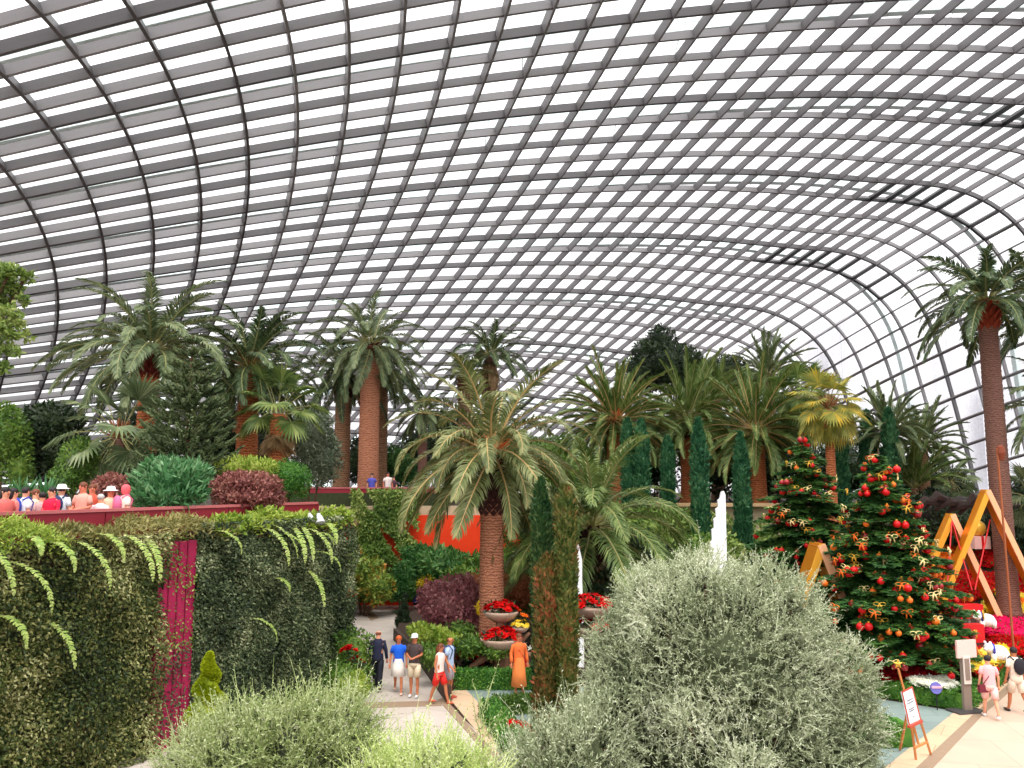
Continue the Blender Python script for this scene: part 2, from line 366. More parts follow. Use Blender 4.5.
OPEN = [(i, j) for j, a, b in ((9, 26, 33), (13, 26, 33), (17, 25, 33), (29, 20, 21)) for i in range(a, b + 1)]
ni, nj = len(ii), len(jj); Q = []
for a in range(ni - 1):
    for b in range(nj - 1):
        if (int(ii[a]), int(jj[b])) in OPEN: continue
        Q.append([a * nj + b, a * nj + b + 1, (a + 1) * nj + b + 1, (a + 1) * nj + b])
m = MB(); m.add(V.reshape(-1, 3), Q); ceiling = m.build('ceiling', glass); tag(ceiling, kind='structure')
steel = plain('mullion_grey', (128, 124, 126), .5, noise=.05); steel_d = plain('mullion_dark', (84, 80, 82), .5, noise=.05)
def sweep(mb, P, N, w, d, mi=0):
    """box section swept along P; w across the path in the glass plane, d along N (into the hall)"""
    T = nrm(np.gradient(P, axis=0)); S = nrm(np.cross(T, N)); N = np.cross(S, T)
    V = np.stack([P - S * w / 2 - N * .04, P + S * w / 2 - N * .04, P + S * w / 2 + N * d, P - S * w / 2 + N * d], 1); n = len(P)
    N2 = N * np.sign((np.cross(S, T) * N).sum(1))[:, None]
    b = np.arange(n - 1)[:, None] * 4; Q = np.concatenate([b + np.array([[q, (q + 1) % 4, 4 + (q + 1) % 4, 4 + q]]) for q in range(4)])
    mb.add(V.reshape(-1, 3), np.concatenate([Q, [[0, 1, 2, 3], [4 * n - 4, 4 * n - 1, 4 * n - 2, 4 * n - 3]]]), None, mi)
for j in jj:                                     # the arches
    x = np.arange(I0, I1 + .01, .5); P = shell(x, np.full(len(x), j)); N = normals(x, np.full(len(x), j)) * SG
    dark = (int(j) % 4 == 1); m = MB(); sweep(m, P - N * .25, N, .21 if dark else .18, .5 if dark else .45)
    o = m.build('arch_rib', steel_d if dark else steel, ceiling)
for i in ii:                                     # the purlins that run the length of the hall
    x = np.arange(J0, J1 + .01, .5); P = shell(np.full(len(x), i), x); N = normals(np.full(len(x), i), x) * SG
    m = MB(); sweep(m, P - N * .25, N, .15, .54); m.build('purlin', steel_d if i < 4 else steel, ceiling)
arch_m = plain('outer_arch_paint', (232, 244, 244), .5)
for k in range(10):                              # the white steel arches outside the glass
    j0 = 1.75 + 4 * k; x = np.arange(I0, I1 + .01, .5); j = j0 + .6 * np.clip((25 - x) / 13, 0, 1) + .9 * np.clip((x - 22) / 14, 0, 1.6) ** 1.3
    N = normals(x, j) * SG; P = shell(x, j) - N * (1.45 + .7 * np.clip((x - 22) / 14, 0, 1))[:, None]; m = MB(); sweep(m, P, N, .5, .75)
    for q in range(2, len(x) - 2, 8):
        for dj in (-.9, .9):
            e = shell(x[q:q + 1], j[q:q + 1] + dj)[0]; m.tube([P[q], e], .035, 4)
    m.build('outer_arch', arch_m, ceiling)
vent_m = plain('vent_black', (14, 14, 15), .5)
for n_, (i, j) in enumerate(OPEN):               # panes tilted open for air
    a, b_, c, d = [shell(np.array([i + di * 1.]), np.array([j + dj * 1.]))[0] for di, dj in ((0, 0), (1, 0), (1, 1), (0, 1))]
    nn = normals(np.array([i + .5]), np.array([j + .5]))[0] * SG
    fr = MB(); c2 = c - nn * .35; d2 = d - nn * .35
    fr.beam(b_ + nn * .1, c + nn * .1, .3, .26, nn); fr.beam(c + nn * .1, d + nn * .1, .24, .22, nn); fr.beam(a, b_, .12, .1, nn); fr.tube([b_, (b_ + c2) / 2 + nn * .1, c2], .05, 5)
    w = fr.build('window_%d' % (n_ + 1), vent_m); tag(w, kind='structure')
    g = MB(); g.add([a, b_, c2, d2], [[0, 1, 2, 3]]); g.build('pane', glass, w)

# ------------------------------------------------------------------ sky and light
wd = bpy.data.worlds.new('sky'); sc.world = wd; wd.use_nodes = True; nt = wd.node_tree; bg = nt.nodes['Background']
tc = nt.nodes.new('ShaderNodeTexCoord'); sx = nt.nodes.new('ShaderNodeSeparateXYZ'); nt.links.new(tc.outputs['Generated'], sx.inputs[0])
rp = nt.nodes.new('ShaderNodeValToRGB'); e = rp.color_ramp.elements; e[0].position = .0; e[0].color = (.90, .865, .885, 1); e[1].position = .75; e[1].color = (1, 1, 1, 1)
x = e.new(.3); x.color = (.92, .90, .915, 1)
nt.links.new(sx.outputs['Z'], rp.inputs[0]); nt.links.new(rp.outputs[0], bg.inputs['Color'])
st = nt.nodes.new('ShaderNodeMapRange'); st.inputs[1].default_value = 0; st.inputs[2].default_value = 1; st.inputs[3].default_value = 1.0; st.inputs[4].default_value = 2.6
nt.links.new(sx.outputs['Z'], st.inputs[0]); nt.links.new(st.outputs[0], bg.inputs['Strength'])
sun_d = bpy.data.lights.new('sun', 'SUN'); sun_d.energy = 1.6; sun_d.angle = math.radians(25); sun_d.color = (1, .97, .92)
sun = bpy.data.objects.new('sun', sun_d); col.objects.link(sun); sun.rotation_euler = (math.radians(28), math.radians(8), 0)
sc.view_settings.view_transform = 'Standard'; sc.view_settings.look = 'None'; sc.view_settings.gamma = 1; sc.view_settings.use_curve_mapping = False
sc.view_settings.exposure = .35
# ------------------------------------------------------------------ ground, terraces and walls
def tilemat(name, c1, c2, mortar, sc_=1.0, w=1.2, h=.6, rz=0.0, rough=.55):
    m = bpy.data.materials.new(name); nt, b = nodes_of(m); tc = nt.nodes.new('ShaderNodeTexCoord'); mp = nt.nodes.new('ShaderNodeMapping')
    mp.inputs['Rotation'].default_value = (0, 0, rz); nt.links.new(tc.outputs['Object'], mp.inputs[0])
    br = nt.nodes.new('ShaderNodeTexBrick'); br.inputs['Scale'].default_value = sc_; br.inputs['Brick Width'].default_value = w; br.inputs['Row Height'].default_value = h
    br.inputs['Mortar Size'].default_value = .008; br.inputs['Color1'].default_value = lin(c1) + (1,); br.inputs['Color2'].default_value = lin(c2) + (1,); br.inputs['Mortar'].default_value = lin(mortar) + (1,)
    nt.links.new(mp.outputs[0], br.inputs['Vector']); nz = nt.nodes.new('ShaderNodeTexNoise'); nz.inputs['Scale'].default_value = .8; nz.inputs['Detail'].default_value = 6
    nt.links.new(tc.outputs['Object'], nz.inputs['Vector']); mx = nt.nodes.new('ShaderNodeMix'); mx.data_type = 'RGBA'; mx.blend_type = 'MULTIPLY'; mx.inputs[0].default_value = .35
    nt.links.new(br.outputs['Color'], mx.inputs[6]); nt.links.new(nz.outputs['Fac'], mx.inputs[7]); nt.links.new(mx.outputs[2], b.inputs['Base Color']); b.inputs['Roughness'].default_value = rough
    return m
stone = tilemat('beige_stone', (214, 200, 190), (204, 190, 178), (160, 146, 134), 1, 2.4, 1.2, .45)
stone_b = tilemat('pale_stone_border', (232, 198, 164), (224, 188, 152), (170, 140, 112), 1, 1.4, .9, .6)
slate = tilemat('grey_green_slate', (150, 166, 160), (142, 158, 153), (110, 122, 118), 1, 1.2, .6, .1)
plaza = tilemat('plaza_stone', (222, 196, 174), (214, 186, 164), (176, 150, 130), 1, 1.8, 1.8, .2)
darkband = plain('dark_joint_stone', (150, 126, 104), .7, noise=.15)
soil = plain('soil', (58, 42, 32), .95, noise=.4, scale=6, bump=.5)
def flat(name, pts, z, mat, h=.02, kind='structure'):
    m = MB(); m.prism([p[:2] for p in pts], z - h, z); o = m.build(name, mat); tag(o, kind=kind); return o
flat('floor', [(-120, -40), (120, -40), (120, 200), (-120, 200)], -.02, soil, .2)
G = lambda *a: [gr(x, y) for x, y in a]
flat('path', [(-4.6, 10), (1.2, 10)] + [tuple(gr(x, y)[:2]) for x, y in ((515, 768), (444, 700), (420, 658), (392, 618), (345, 622), (352, 590))] + [(-12, 24), (-9, 18)], .0, stone)
flat('path_far', G((250, 640), (250, 597), (345, 606), (440, 588), (560, 585), (560, 596), (430, 612), (395, 622), (380, 660)), .004, stone)
flat('path_crossing', G((355.5, 602), (363, 601.5), (379, 618), (371, 621)), .008, darkband)
flat('path_joint', G((345, 703), (440, 701), (442, 706), (343, 709)), .008, darkband)
flat('path_edge', G((444, 692), (466, 690), (546, 772), (510, 772)), .012, stone_b)
flat('path_edge_joint', G((438, 700), (444, 698), (512, 772), (502, 772)), .016, darkband)
flat('path_slate', G((458, 690), (560, 686), (640, 690), (640, 725), (488, 722)), .004, slate)
flat('path_slate_right', G((800, 690), (860, 696), (960, 712), (890, 764), (800, 790)), .004, slate)
flat('path_plaza', [gr(x, y) for x, y in ((880, 772), (958, 716), (1000, 686), (1060, 645), (1300, 650), (1300, 800), (880, 800))], .006, plaza)
flat('path_plaza_edge', G((875, 776), (950, 716), (1008, 668), (1018, 676), (972, 716), (908, 776)), .012, stone_b)
flat('path_plaza_joint', G((908, 776), (972, 716), (1018, 676), (1024, 680), (982, 716), (926, 776)), .014, darkband)

wall_g = plain('planted_wall_backing', (52, 60, 34), .95, noise=.4, scale=5)
WA, WD_ = np.array([-10.0, 15.5]), np.array([.457, .889])       # the long planted wall runs from here along this direction
def wl(s, off=0.0): p = WA + WD_ * s + np.array([-.889, .457]) * off; return p
NW = np.array([.889, -.457, 0])                                  # the way that wall faces
terr = MB(); terr.prism([wl(-12, .26), wl(10.45, .26), (-9.2, 40.9), (-60, 40.9), (-60, 2)], -.1, 4.3); o = terr.build('floor_left', stone); tag(o, kind='structure')
terr = MB(); terr.prism([wl(-12), wl(10.7), wl(10.7, .25), wl(-12, .25)], -.1, 4.3); q = wl(10.7); terr.prism([(q[0], q[1]), (-8.9, 41.0), (-9.15, 41.0), (q[0] - .25, q[1])], -.1, 4.3); o = terr.build('wall_left', wall_g); tag(o, kind='structure')
edge = [(-60, 40.95), (-8.95, 40.95), (17.6, 39.7), (19.2, 36.8), (60, 36.8)]
far = MB(); far.prism([(x, y + .22) for x, y in edge] + [(60, 90), (-60, 90)], -.1, 4.9); o = far.build('floor_back', soil); tag(o, kind='structure')
far = MB()
for p, q in zip(edge, edge[1:]): far.prism([p, q, (q[0], q[1] + .2), (p[0], p[1] + .2)], -.1, 4.9)
o = far.build('wall_back', plain('beige_wall', (196, 178, 146), .8, noise=.1)); tag(o, kind='structure')
up = MB(); up.prism([wl(-12, .05), wl(10.65, .05), wl(10.65, .75), wl(-12, .75)], 4.3, 4.85); o = up.build('trim_1', soil); tag(o, kind='structure')   # planting trough along the wall top
# magenta wall strip
m = MB(); a, b_ = wl(3.75), wl(4.75); c = (a + b_) / 2
ang = math.atan2(WD_[1], WD_[0]); m.box((c[0] + .05, c[1] - .03, 2.35), (1.05, .22, 4.7), ang)
o = m.build('magenta_panel', plain('magenta_paint', (156, 22, 70), .6, noise=.25, scale=3)); tag(o, 'magenta painted strip of wall between two curtains of green creeper', 'wall panel')
for k in range(3):
    g = MB(); q = a + (b_ - a) * (k + 1) / 4; g.box((q[0] + .16, q[1] - .085, 2.35), (.025, .02, 4.7), ang); g.build('groove_strip', plain('magenta_dark', (120, 14, 50), .6), o)
# red parapet along the walk behind the planting
red_p = plain('parapet_red', (138, 30, 46), .6, noise=.12, scale=3)
m = MB()
for s0 in np.arange(-8, 10.5, 1.85): p, q = wl(s0, 1.0), wl(s0 + 1.82, 1.0); m.beam((p[0], p[1], 4.86), (q[0], q[1], 4.86), .08, 1.12, (-.889, .457, 0))
o = m.build('parapet', red_p); tag(o, 'dark red parapet along the walkway where the visitors stand, above the left planted wall', 'parapet')
m = MB(); p, q = wl(-8, 1.0), wl(10.4, 1.0); m.beam((p[0], p[1], 5.45), (q[0], q[1], 5.45), .14, .07, (-.889, .457, 0)); m.build('handrail', plain('rail_pink', (190, 104, 106), .4), o)
m = MB(); m.beam((-13, 41.1, 5.2), (-3.6, 40.85, 5.2), .12, .68, (0, 1, 0)); o = m.build('trim_3', wall_g); tag(o, kind='structure')
m = MB(); m.beam((-13, 41.1, 5.65), (-3.6, 40.85, 5.65), .08, .24, (0, 1, 0)); o = m.build('parapet', red_p); tag(o, 'red parapet of the far walkway beneath the two thick palm trunks', 'parapet')
m = MB(); m.beam((-13, 41.1, 5.8), (-3.6, 40.85, 5.8), .16, .07, (0, 1, 0)); m.build('handrail', plain('rail_pink'), o) if False else m.build('handrail', MATS['rail_pink'], o)
m = MB(); m.beam((.9, 40.3, 4.98), (17.6, 39.4, 4.98), .5, .16, (0, 1, 0)); o = m.build('trim_2', plain('wall_cap', (206, 170, 128), .7)); tag(o, kind='structure')
# orange wall below the far walkway
m = MB(); m.beam((-9.3, 40.75, 2.2), (1.0, 40.2, 2.2), .12, 4.5, (0, 1, 0)); o = m.build('wall_orange', plain('orange_paint', (250, 62, 12), .55, noise=.12, scale=2)); tag(o, kind='structure')

# ------------------------------------------------------------------ plants: materials
M_ivy = leafmat('ivy_leaf', [(20, 34, 12), (44, 62, 24), (82, 94, 42), (138, 136, 78), (206, 206, 150)], .12, .5, .7)
M_ivy2 = leafmat('ivy_leaf_dark', [(18, 30, 16), (40, 56, 32), (74, 90, 56), (126, 136, 96), (196, 202, 160)], .12, .5, .9)
M_ivy3 = leafmat('ivy_leaf_bright', [(52, 84, 30), (92, 124, 48), (142, 162, 78), (192, 196, 120)], .2, .5, .6)
M_lime = leafmat('lime_leaf', [(84, 116, 34), (146, 168, 62), (204, 212, 110)], .35, .5, .8)
M_fern = leafmat('fern_leaf', [(126, 164, 70), (176, 196, 104), (214, 220, 150)], .35, .5, 1)
M_silver = leafmat('silver_leaf', [(92, 106, 72), (150, 160, 122), (196, 202, 166), (230, 230, 206)], .15, .6, .7)
M_silver_y = leafmat('silver_yellow_leaf', [(92, 114, 58), (142, 160, 92), (184, 194, 136), (218, 222, 184)], .25, .5, .7)
M_blue = leafmat('bluegreen_leaf', [(32, 78, 38), (72, 126, 72), (142, 178, 130)], .2, .5, 1)
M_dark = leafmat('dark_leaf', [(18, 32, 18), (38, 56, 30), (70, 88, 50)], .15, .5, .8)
M_mid = leafmat('mid_leaf', [(44, 74, 26), (82, 116, 40), (130, 156, 66)], .25, .5, .8)
M_bright = leafmat('bright_leaf', [(30, 72, 32), (62, 112, 50), (122, 156, 84)], .25, .5, .8)
M_plum = leafmat('plum_leaf', [(96, 46, 54), (148, 86, 90), (190, 134, 130)], .2, .5, 1)
M_pink = leafmat('pink_leaf', [(96, 40, 44), (142, 84, 78), (188, 138, 118)], .2, .5, 1.2)
M_cyp = leafmat('cypress_leaf', [(20, 60, 38), (48, 104, 66), (104, 150, 100)], .1, .6, 1.5)
M_gold = leafmat('golden_cypress_leaf', [(110, 130, 6), (158, 172, 16), (196, 204, 50)], .2, .6, 2)
M_fir = leafmat('fir_needle', [(20, 52, 22), (48, 92, 38), (108, 148, 62)], .12, .6, .8)
M_hedge = leafmat('hedge_leaf', [(34, 76, 24), (64, 118, 38), (116, 162, 62)], .2, .5, 1.5)
M_red = leafmat('red_bract', [(140, 0, 6), (198, 6, 10), (228, 26, 20)], .2, .6, 1, .12)
M_dred = leafmat('deep_red_bract', [(92, 2, 12), (142, 6, 18), (184, 16, 26)], .2, .6, 1, .12)
M_magenta = leafmat('magenta_petal', [(196, 6, 60), (226, 14, 90), (240, 40, 110)], .2, .6, 1, .12)
M_yellow = leafmat('yellow_petal', [(226, 186, 30), (244, 214, 60), (250, 236, 130)], .25, .6, 1, .12)
M_orange = leafmat('orange_petal', [(222, 72, 10), (240, 110, 20), (250, 160, 60)], .25, .6, 1, .12)
M_white = leafmat('white_petal', [(226, 226, 200), (244, 244, 226), (255, 255, 250)], .25, .6, 1, .12)
M_rust = leafmat('rust_leaf', [(70, 92, 40), (150, 110, 60), (190, 96, 56)], .2, .5, 1.2)
M_arau = leafmat('araucaria_leaf', [(40, 56, 32), (76, 92, 54), (128, 140, 96)], .1, .6, 1)

def bush(name, label, blobs, n, L, W, mat, cat='bush', zmin=None, up=.2, out=.5, rmin=.75, stem=True, group=None, core=.6, base=None, bump=16):
    b0 = np.array([b[0] for b in blobs], float); zb = zmin if zmin is not None else min(b[0][2] - np.broadcast_to(b[1], (3,))[2] for b in blobs)
    base = base if base is not None else (b0[:, 0].mean(), b0[:, 1].mean(), zb); o = empty(name, base); tag(o, label, cat, group)
    loc = [((np.array(b[0]) - base), b[1]) for b in blobs]; mb = MB(); zz_ = (zmin - base[2]) if zmin is not None else None; rm = float(np.mean([np.mean(b[1]) for b in blobs]))
    if bump and rm > .25: Pq, Nq = blob_points(loc, bump, .95, zz_, bump=.02); lo_ = loc + [(tuple(p - nn * .12 * rm), rm * float(rng.uniform(.22, .4))) for p, nn in zip(Pq, Nq)]
    else: lo_ = loc
    leafcloud(mb, lo_, n, L, W, rmin, zz_, out, up, core=0)
    if core:
        for b in loc:
            rr = np.broadcast_to(np.asarray(b[1], float), (3,)) * core * 1.15; mb.ball(b[0], rr, 10)
    f = mb.build('foliage', mat); f.parent = o
    if stem:
        s = MB()
        for b in loc[:4]:
            c = b[0]; s.tube([(c[0] * .2, c[1] * .2, 0), (c[0] * .6, c[1] * .6, c[2] * .5), tuple(c)], [.06, .05, .03], 6)
        s.build('stem', plain('bark_brown', (92, 70, 52), .9, noise=.3), None).parent = o
    return o
def P3(px, py, Y): return tuple(at(px, py, Y))
def pxblob(px, py, Y, rx, ry=None, ryd=None):
    """ellipsoid seen rx by ry pixels at distance Y"""
    ry = ry or rx; k = mpp(Y); return (P3(px, py, Y), (rx * k, (ryd or rx) * k, ry * k))

# ------------------------------------------------------------------ creeper on the long wall
def creeper(label, s0, s1, z0, z1, n, L, mat, thick=.35, name='climbing_plant'):
    p = wl((s0 + s1) / 2); o = empty(name, (p[0], p[1], z0)); tag(o, label, 'climbing plant'); r = rng
    s = r.uniform(s0, s1, n); z = r.uniform(z0, z1, n)
    bulge = .5 + .5 * np.sin(s * 2.1 + 1.3 * np.sin(z * 1.7)) * np.sin(z * 2.3 + s * .8); d = thick * (.25 + .9 * bulge) * r.uniform(.55, 1, n) + .05
    P = np.stack([WA[0] + WD_[0] * s, WA[1] + WD_[1] * s, z], 1) + NW * d[:, None] - np.array([p[0], p[1], z0])
    # leaves hang outwards and down, each tilted its own way
    D = nrm(rdir(n, r) + NW * .45 + np.array([0, 0, -.55])); N = nrm(NW * 1.0 + rdir(n, r) * .7)
    mb = MB(); mb.leaves(P, D, N, L * r.uniform(.6, 1.4, n), L * .62 * r.uniform(.7, 1.2, n)); f = mb.build('foliage', mat); f.parent = o
    st = MB()
    for k in range(26):
        ss = r.uniform(s0 + .1, s1 - .1); zz = np.linspace(z0 - (0 if z0 > .2 else 0), z1, 9); xx = ss + .25 * np.sin(zz * r.uniform(.8, 2) + k)
        Q = np.stack([WA[0] + WD_[0] * xx, WA[1] + WD_[1] * xx, zz], 1) + NW * .09 - np.array([p[0], p[1], z0]); st.tube(Q, .014, 4)
    st.build('stem', plain('vine_stem', (104, 78, 54), .9)).parent = o
    return o
creeper('thick curtain of small-leaved green creeper covering the left wall up to the picture edge', -6.5, 3.85, .0, 4.95, 52000, .085, M_ivy, .5)
creeper('dark green creeper covering the wall between the magenta strip and the wall corner', 4.75, 10.75, .0, 5.1, 46000, .085, M_ivy2, .4)
creeper('thin sparse creeper growing over the upper magenta strip', 3.7, 4.85, 2.2, 4.95, 900, .075, M_ivy3, .3)
creeper('sparse creeper hanging low over the magenta strip', 3.7, 4.85, .1, 2.4, 700, .075, M_ivy2, .3)
# green over the far orange wall
def farcreeper(label, px0, px1, py0, py1, Y, n, L, mat, cover=1.0, thick=.3):
    c = at((px0 + px1) / 2, py1, Y); o = empty('climbing_plant', c); tag(o, label, 'climbing plant'); r = rng
    a, b = at(px0, (py0 + py1) / 2, Y)[0], at(px1, (py0 + py1) / 2, Y)[0]; z1, z0 = at(0, py0, Y)[2], at(0, py1, Y)[2]
    x = r.uniform(a, b, n * 2); z = r.uniform(z0, z1, n * 2); f = np.sin(x * 1.9 + 1.2 * np.sin(z * 2)) * np.sin(z * 1.6 + x) + .6 * np.sin(x * 5 + z * 3); k = np.where(f > 1.2 - 2.6 * cover)[0][:n]
    x, z = x[k], z[k]; m_ = len(x); d = thick * r.uniform(.2, 1, m_); P = np.stack([x, Y - d, z], 1) - c
    mb = MB(); mb.leaves(P, nrm(rdir(m_, r) + np.array([0, -.4, -.5])), nrm(np.array([0, -1., 0]) + rdir(m_, r) * .6), L * r.uniform(.6, 1.4, m_), L * .6); mb.build('foliage', mat).parent = o
    return o
farcreeper('bright green creeper draped over the far wall left of the orange panels', 353, 418, 489, 560, 40.2, 9000, .16, M_ivy3, .78, .5)
farcreeper('green and rust creeper over the lower orange wall at the path end', 338, 425, 545, 600, 39.6, 5000, .16, M_mid, .8, .5)
farcreeper('sparse green creeper on the orange wall right of the near tall palm trunk', 505, 560, 500, 560, 39.8, 1800, .16, M_mid, .6, .4)

# planting along the wall top and long fronds hanging from it
def topplants(label, s0, s1, n, mat, L, W, z=5.02, h=.28, name='trough_plants', cat='ground cover', over=.35):
    r = rng; p = wl((s0 + s1) / 2, .3); o = empty(name, (p[0], p[1], 4.85)); tag(o, label, cat)
    s = r.uniform(s0, s1, n); off = r.uniform(-over, .8, n); hump = .5 + .5 * np.sin(s * 3.1) * np.sin(s * 1.3 + 1); zz = z - .1 + h * hump * r.uniform(.2, 1, n) - .9 * np.clip(-off, 0, 1) * r.uniform(.3, 1, n)
    P = np.stack([WA[0] + WD_[0] * s - .889 * off, WA[1] + WD_[1] * s + .457 * off, zz], 1) - np.array([p[0], p[1], 4.85])
    mb = MB(); mb.leaves(P, nrm(rdir(n, r) + NW * .5 + np.array([0, 0, .3])), nrm(np.array([0, 0, 1.]) + rdir(n, r) * .6 + NW * .4), L * r.uniform(.6, 1.4, n), W * r.uniform(.7, 1.3, n)); mb.build('foliage', mat).parent = o
    return o
topplants('lime green ferns on the wall top at the left picture edge', -5.5, 1.3, 11000, M_lime, .12, .035, 5.1, .42, over=.5)
topplants('brown and olive trailing plants on the wall top above the magenta strip', 1.2, 5.9, 4200, leafmat('olive_trail', [(92, 92, 44), (136, 132, 74), (184, 172, 112)], .3), .14, .045, 5.08, .42, over=.4)
topplants('yellow-green leafy plants on the wall top right of the red parapet end', 5.2, 10.6, 5200, M_lime, .15, .09, 5.06, .42)
topplants('dry reddish trailing growth on the wall corner top beside the yellow-green plants', 6.5, 10.8, 1800, M_pink, .12, .03, 5.0, .22)
FRN = [frond_mesh('hanging_fern', [M_fern, plain('fern_rib', (150, 160, 90), .5)], L, e, d, n=24, leaf=.12, w=.05, vang=5, start=.03, rr=.008, seed=k, hang=.2, sweep=75) for k, (L, e, d) in enumerate([(1.1, 5, 95), (1.5, -10, 80), (.8, 20, 110), (1.3, -20, 68)])]
zf = math.atan2(NW[1], NW[0])
where = ['near the left picture edge', 'above the dark part of the left creeper', 'left of the magenta strip', 'right of the magenta strip', 'on the wall right of the magenta strip', 'near the wall corner']
for k, (s, z, v) in enumerate([(-1.6, 5.0, 1), (-1.0, 4.9, 0), (-.3, 4.95, 3), (.2, 4.6, 1), (.5, 5.0, 2), (.9, 4.9, 0), (1.5, 4.9, 1), (2.0, 5.0, 0), (2.7, 4.95, 1), (3.2, 4.9, 3), (.0, 3.6, 0), (1.0, 3.4, 3), (-.4, 2.9, 2),
        (5.1, 4.9, 0), (6.9, 4.9, 1), (7.1, 5.0, 3), (7.4, 4.7, 0), (7.9, 4.9, 1), (8.3, 4.9, 3), (8.6, 4.8, 1), (8.9, 4.6, 2), (9.3, 4.9, 0), (7.2, 3.5, 2), (8.7, 3.6, 3), (6.4, 2.6, 0), (8.9, 4.1, 0)]):
    p = wl(s, -.25); r_ = rng.uniform(-.5, .5)
    o = bpy.data.objects.new('hanging_fern', FRN[v]); col.objects.link(o); o.location = (p[0], p[1], z); o.rotation_euler = (0, 0, zf + r_)
    w_ = 'the creeper left of the magenta strip' if s < 4.2 else 'the creeper right of the magenta strip'
    tag(o, 'pale green fern frond hanging down over ' + w_, 'fern', 'fern fronds hanging over ' + w_)

# two small spotlights under the wall corner top
for px, lab in ((309, 'left of the two small grey spotlights under the wall corner plants'), (318, 'right of the two small grey spotlights under the wall corner plants')):
    c = at(px, 518, 23.4); o = empty('spotlight', c); tag(o, lab, 'spotlight'); m = MB(); m.tube([(0, 0, .12), (.06, -.06, 0), (.1, -.12, -.14)], [.05, .1, .15], 12); m.build('lamp_shade', plain('lamp_grey', (190, 190, 196), .4), None).parent = o
    m = MB(); m.tube([(0, 0, .1), (-.1, .5, .2)], .025, 6); m.build('arm', plain('lamp_black', (30, 30, 32), .5), None).parent = o

# ------------------------------------------------------------------ palms
T_or = ringmat('trunk_orange', (134, 66, 34), (206, 122, 72), 3.2)
T_br = ringmat('trunk_brown', (96, 66, 46), (168, 124, 90), 3.0)
T_rd = ringmat('trunk_red_brown', (84, 52, 44), (134, 94, 78), 4.5)
T_cen = ringmat('trunk_cinnamon', (128, 72, 50), (198, 134, 100), 3.4)
bt_red = plain('boot_red', (110, 36, 26), .9, noise=.35, scale=14); bt_dark = plain('boot_dark', (62, 30, 26), .9, noise=.35, scale=14)
palm('palm_tree', 'tall palm with orange trunk and wide grey-green crown, furthest left of the tall palms', at(151, 352, 27.4), 4.3, 3.35, .36, 56, leafk='grey', style='arch', tmat=T_or, boot=1.0, bootm=bt_red, emin=-25, seed=4)
palm('palm_tree', 'tall palm with the thick pale orange trunk behind the far red parapet', at(371, 346, 43), 4.9, 3.5, .56, 52, leafk='grey', style='arch', tmat=T_cen, boot=.8, emin=-60, dead=6, seed=9, r1=.5)
palm('palm_tree', 'tall palm with darker trunk just left of the thick pale orange trunk', at(344, 372, 44.5), 4.9, 3.6, .47, 40, leafk='deep', style='arch', tmat=T_br, boot=1.6, bootm=bt_dark, emin=-60, dead=4, seed=3)
palm('palm_tree', 'thin palm trunk with dark crown hidden behind the thick pale trunk', at(384, 372, 47), 4.9, 3.2, .3, 30, leafk='deep', tmat=T_br, emin=-50, seed=13)
palm('palm_tree', 'broad dark palm with a reddish heart right of the monkey puzzle tree', at(250, 368, 30), 4.3, 3.0, .42, 60, leafk='deep', style='arch', tmat=T_or, heart=RIBB, emin=-45, dead=3, seed=21)
palm('fan_palm', 'fan palm with a brown skirt of dead leaves beside the round clipped bush', at(279, 414, 28.6), 4.3, 1.9, .33, 20, kind='fan', leafk='green', tmat=T_or, dead=30, emin=0, seed=5)
palm('fan_palm', 'pale grey-green fan palm at the left behind the walkway visitors', at(119, 438, 25), 4.3, 2.3, .2, 26, kind='fan', leafk='grey', tmat=T_rd, heart=RIBB, emin=-60, seed=6)
palm('palm_tree', 'tall palm with shaggy brown dead leaves, upper of the close pair behind the near palm', at(491, 356, 50), 4.9, 3.1, .42, 34, leafk='deep', tmat=T_rd, dead=22, emin=-15, seed=8)
palm('palm_tree', 'palm wrapped in dry brown leaves, lower of the close pair behind the near palm', at(466, 378, 49), 4.9, 2.3, .5, 16, leafk='olive', tmat=T_rd, dead=30, emin=10, boot=1.0, seed=81)
palm('palm_tree', 'small slim palm with round crown between the thick trunks and the near palm', at(423, 412, 45), 4.9, 2.0, .28, 34, leafk='grey', tmat=T_rd, boot=.6, emin=-55, seed=10)
palm('palm_tree', 'big near palm in the middle with cinnamon trunk and long drooping olive fronds', at(492, 455, 27), .2, 3.9, .42, 54, leafk='olive', style='long', rib=RIBO, tmat=T_cen, boot=2.1, bootm=bt_dark, emin=-38, emax=84, heart=plain('stalk_orange', (206, 92, 44), .5), seed=14)
palm('palm_tree', 'leafy palm with arching light green fronds and dark stubby trunk behind the silver bush', at(591, 528, 29), .2, 4.5, .42, 46, leafk='green', style='long', rib=RIB, tmat=T_rd, boot=1.6, bootm=bt_dark, emin=-30, seed=15, dead=9)
palm('palm_tree', 'stiff round-headed palm with orange heart left of the row of slim cypresses', at(615, 422, 43), 4.9, 3.7, .5, 92, leafk='green', style='stiff', rib=RIBO, tmat=T_or, boot=.8, heart=MATS['stalk_orange'], emin=-60, seed=16)
palm('palm_tree', 'stiff round-headed palm in the middle of the right-hand group with brown trunk', at(688, 420, 45), 4.9, 3.8, .5, 92, leafk='green', style='stiff', tmat=T_or, boot=1.2, emin=-62, seed=17)
palm('palm_tree', 'stiff round-headed palm just left of the christmas trees', at(756, 432, 42), 4.9, 3.7, .45, 88, leafk='green', style='stiff', tmat=T_or, boot=.8, emin=-62, seed=18)
palm('palm_tree', 'feathery upright palm standing highest behind the right-hand group', at(768, 376, 56), 4.9, 3.4, .45, 54, leafk='grey', style='stiff', tmat=T_br, emin=-20, seed=19)
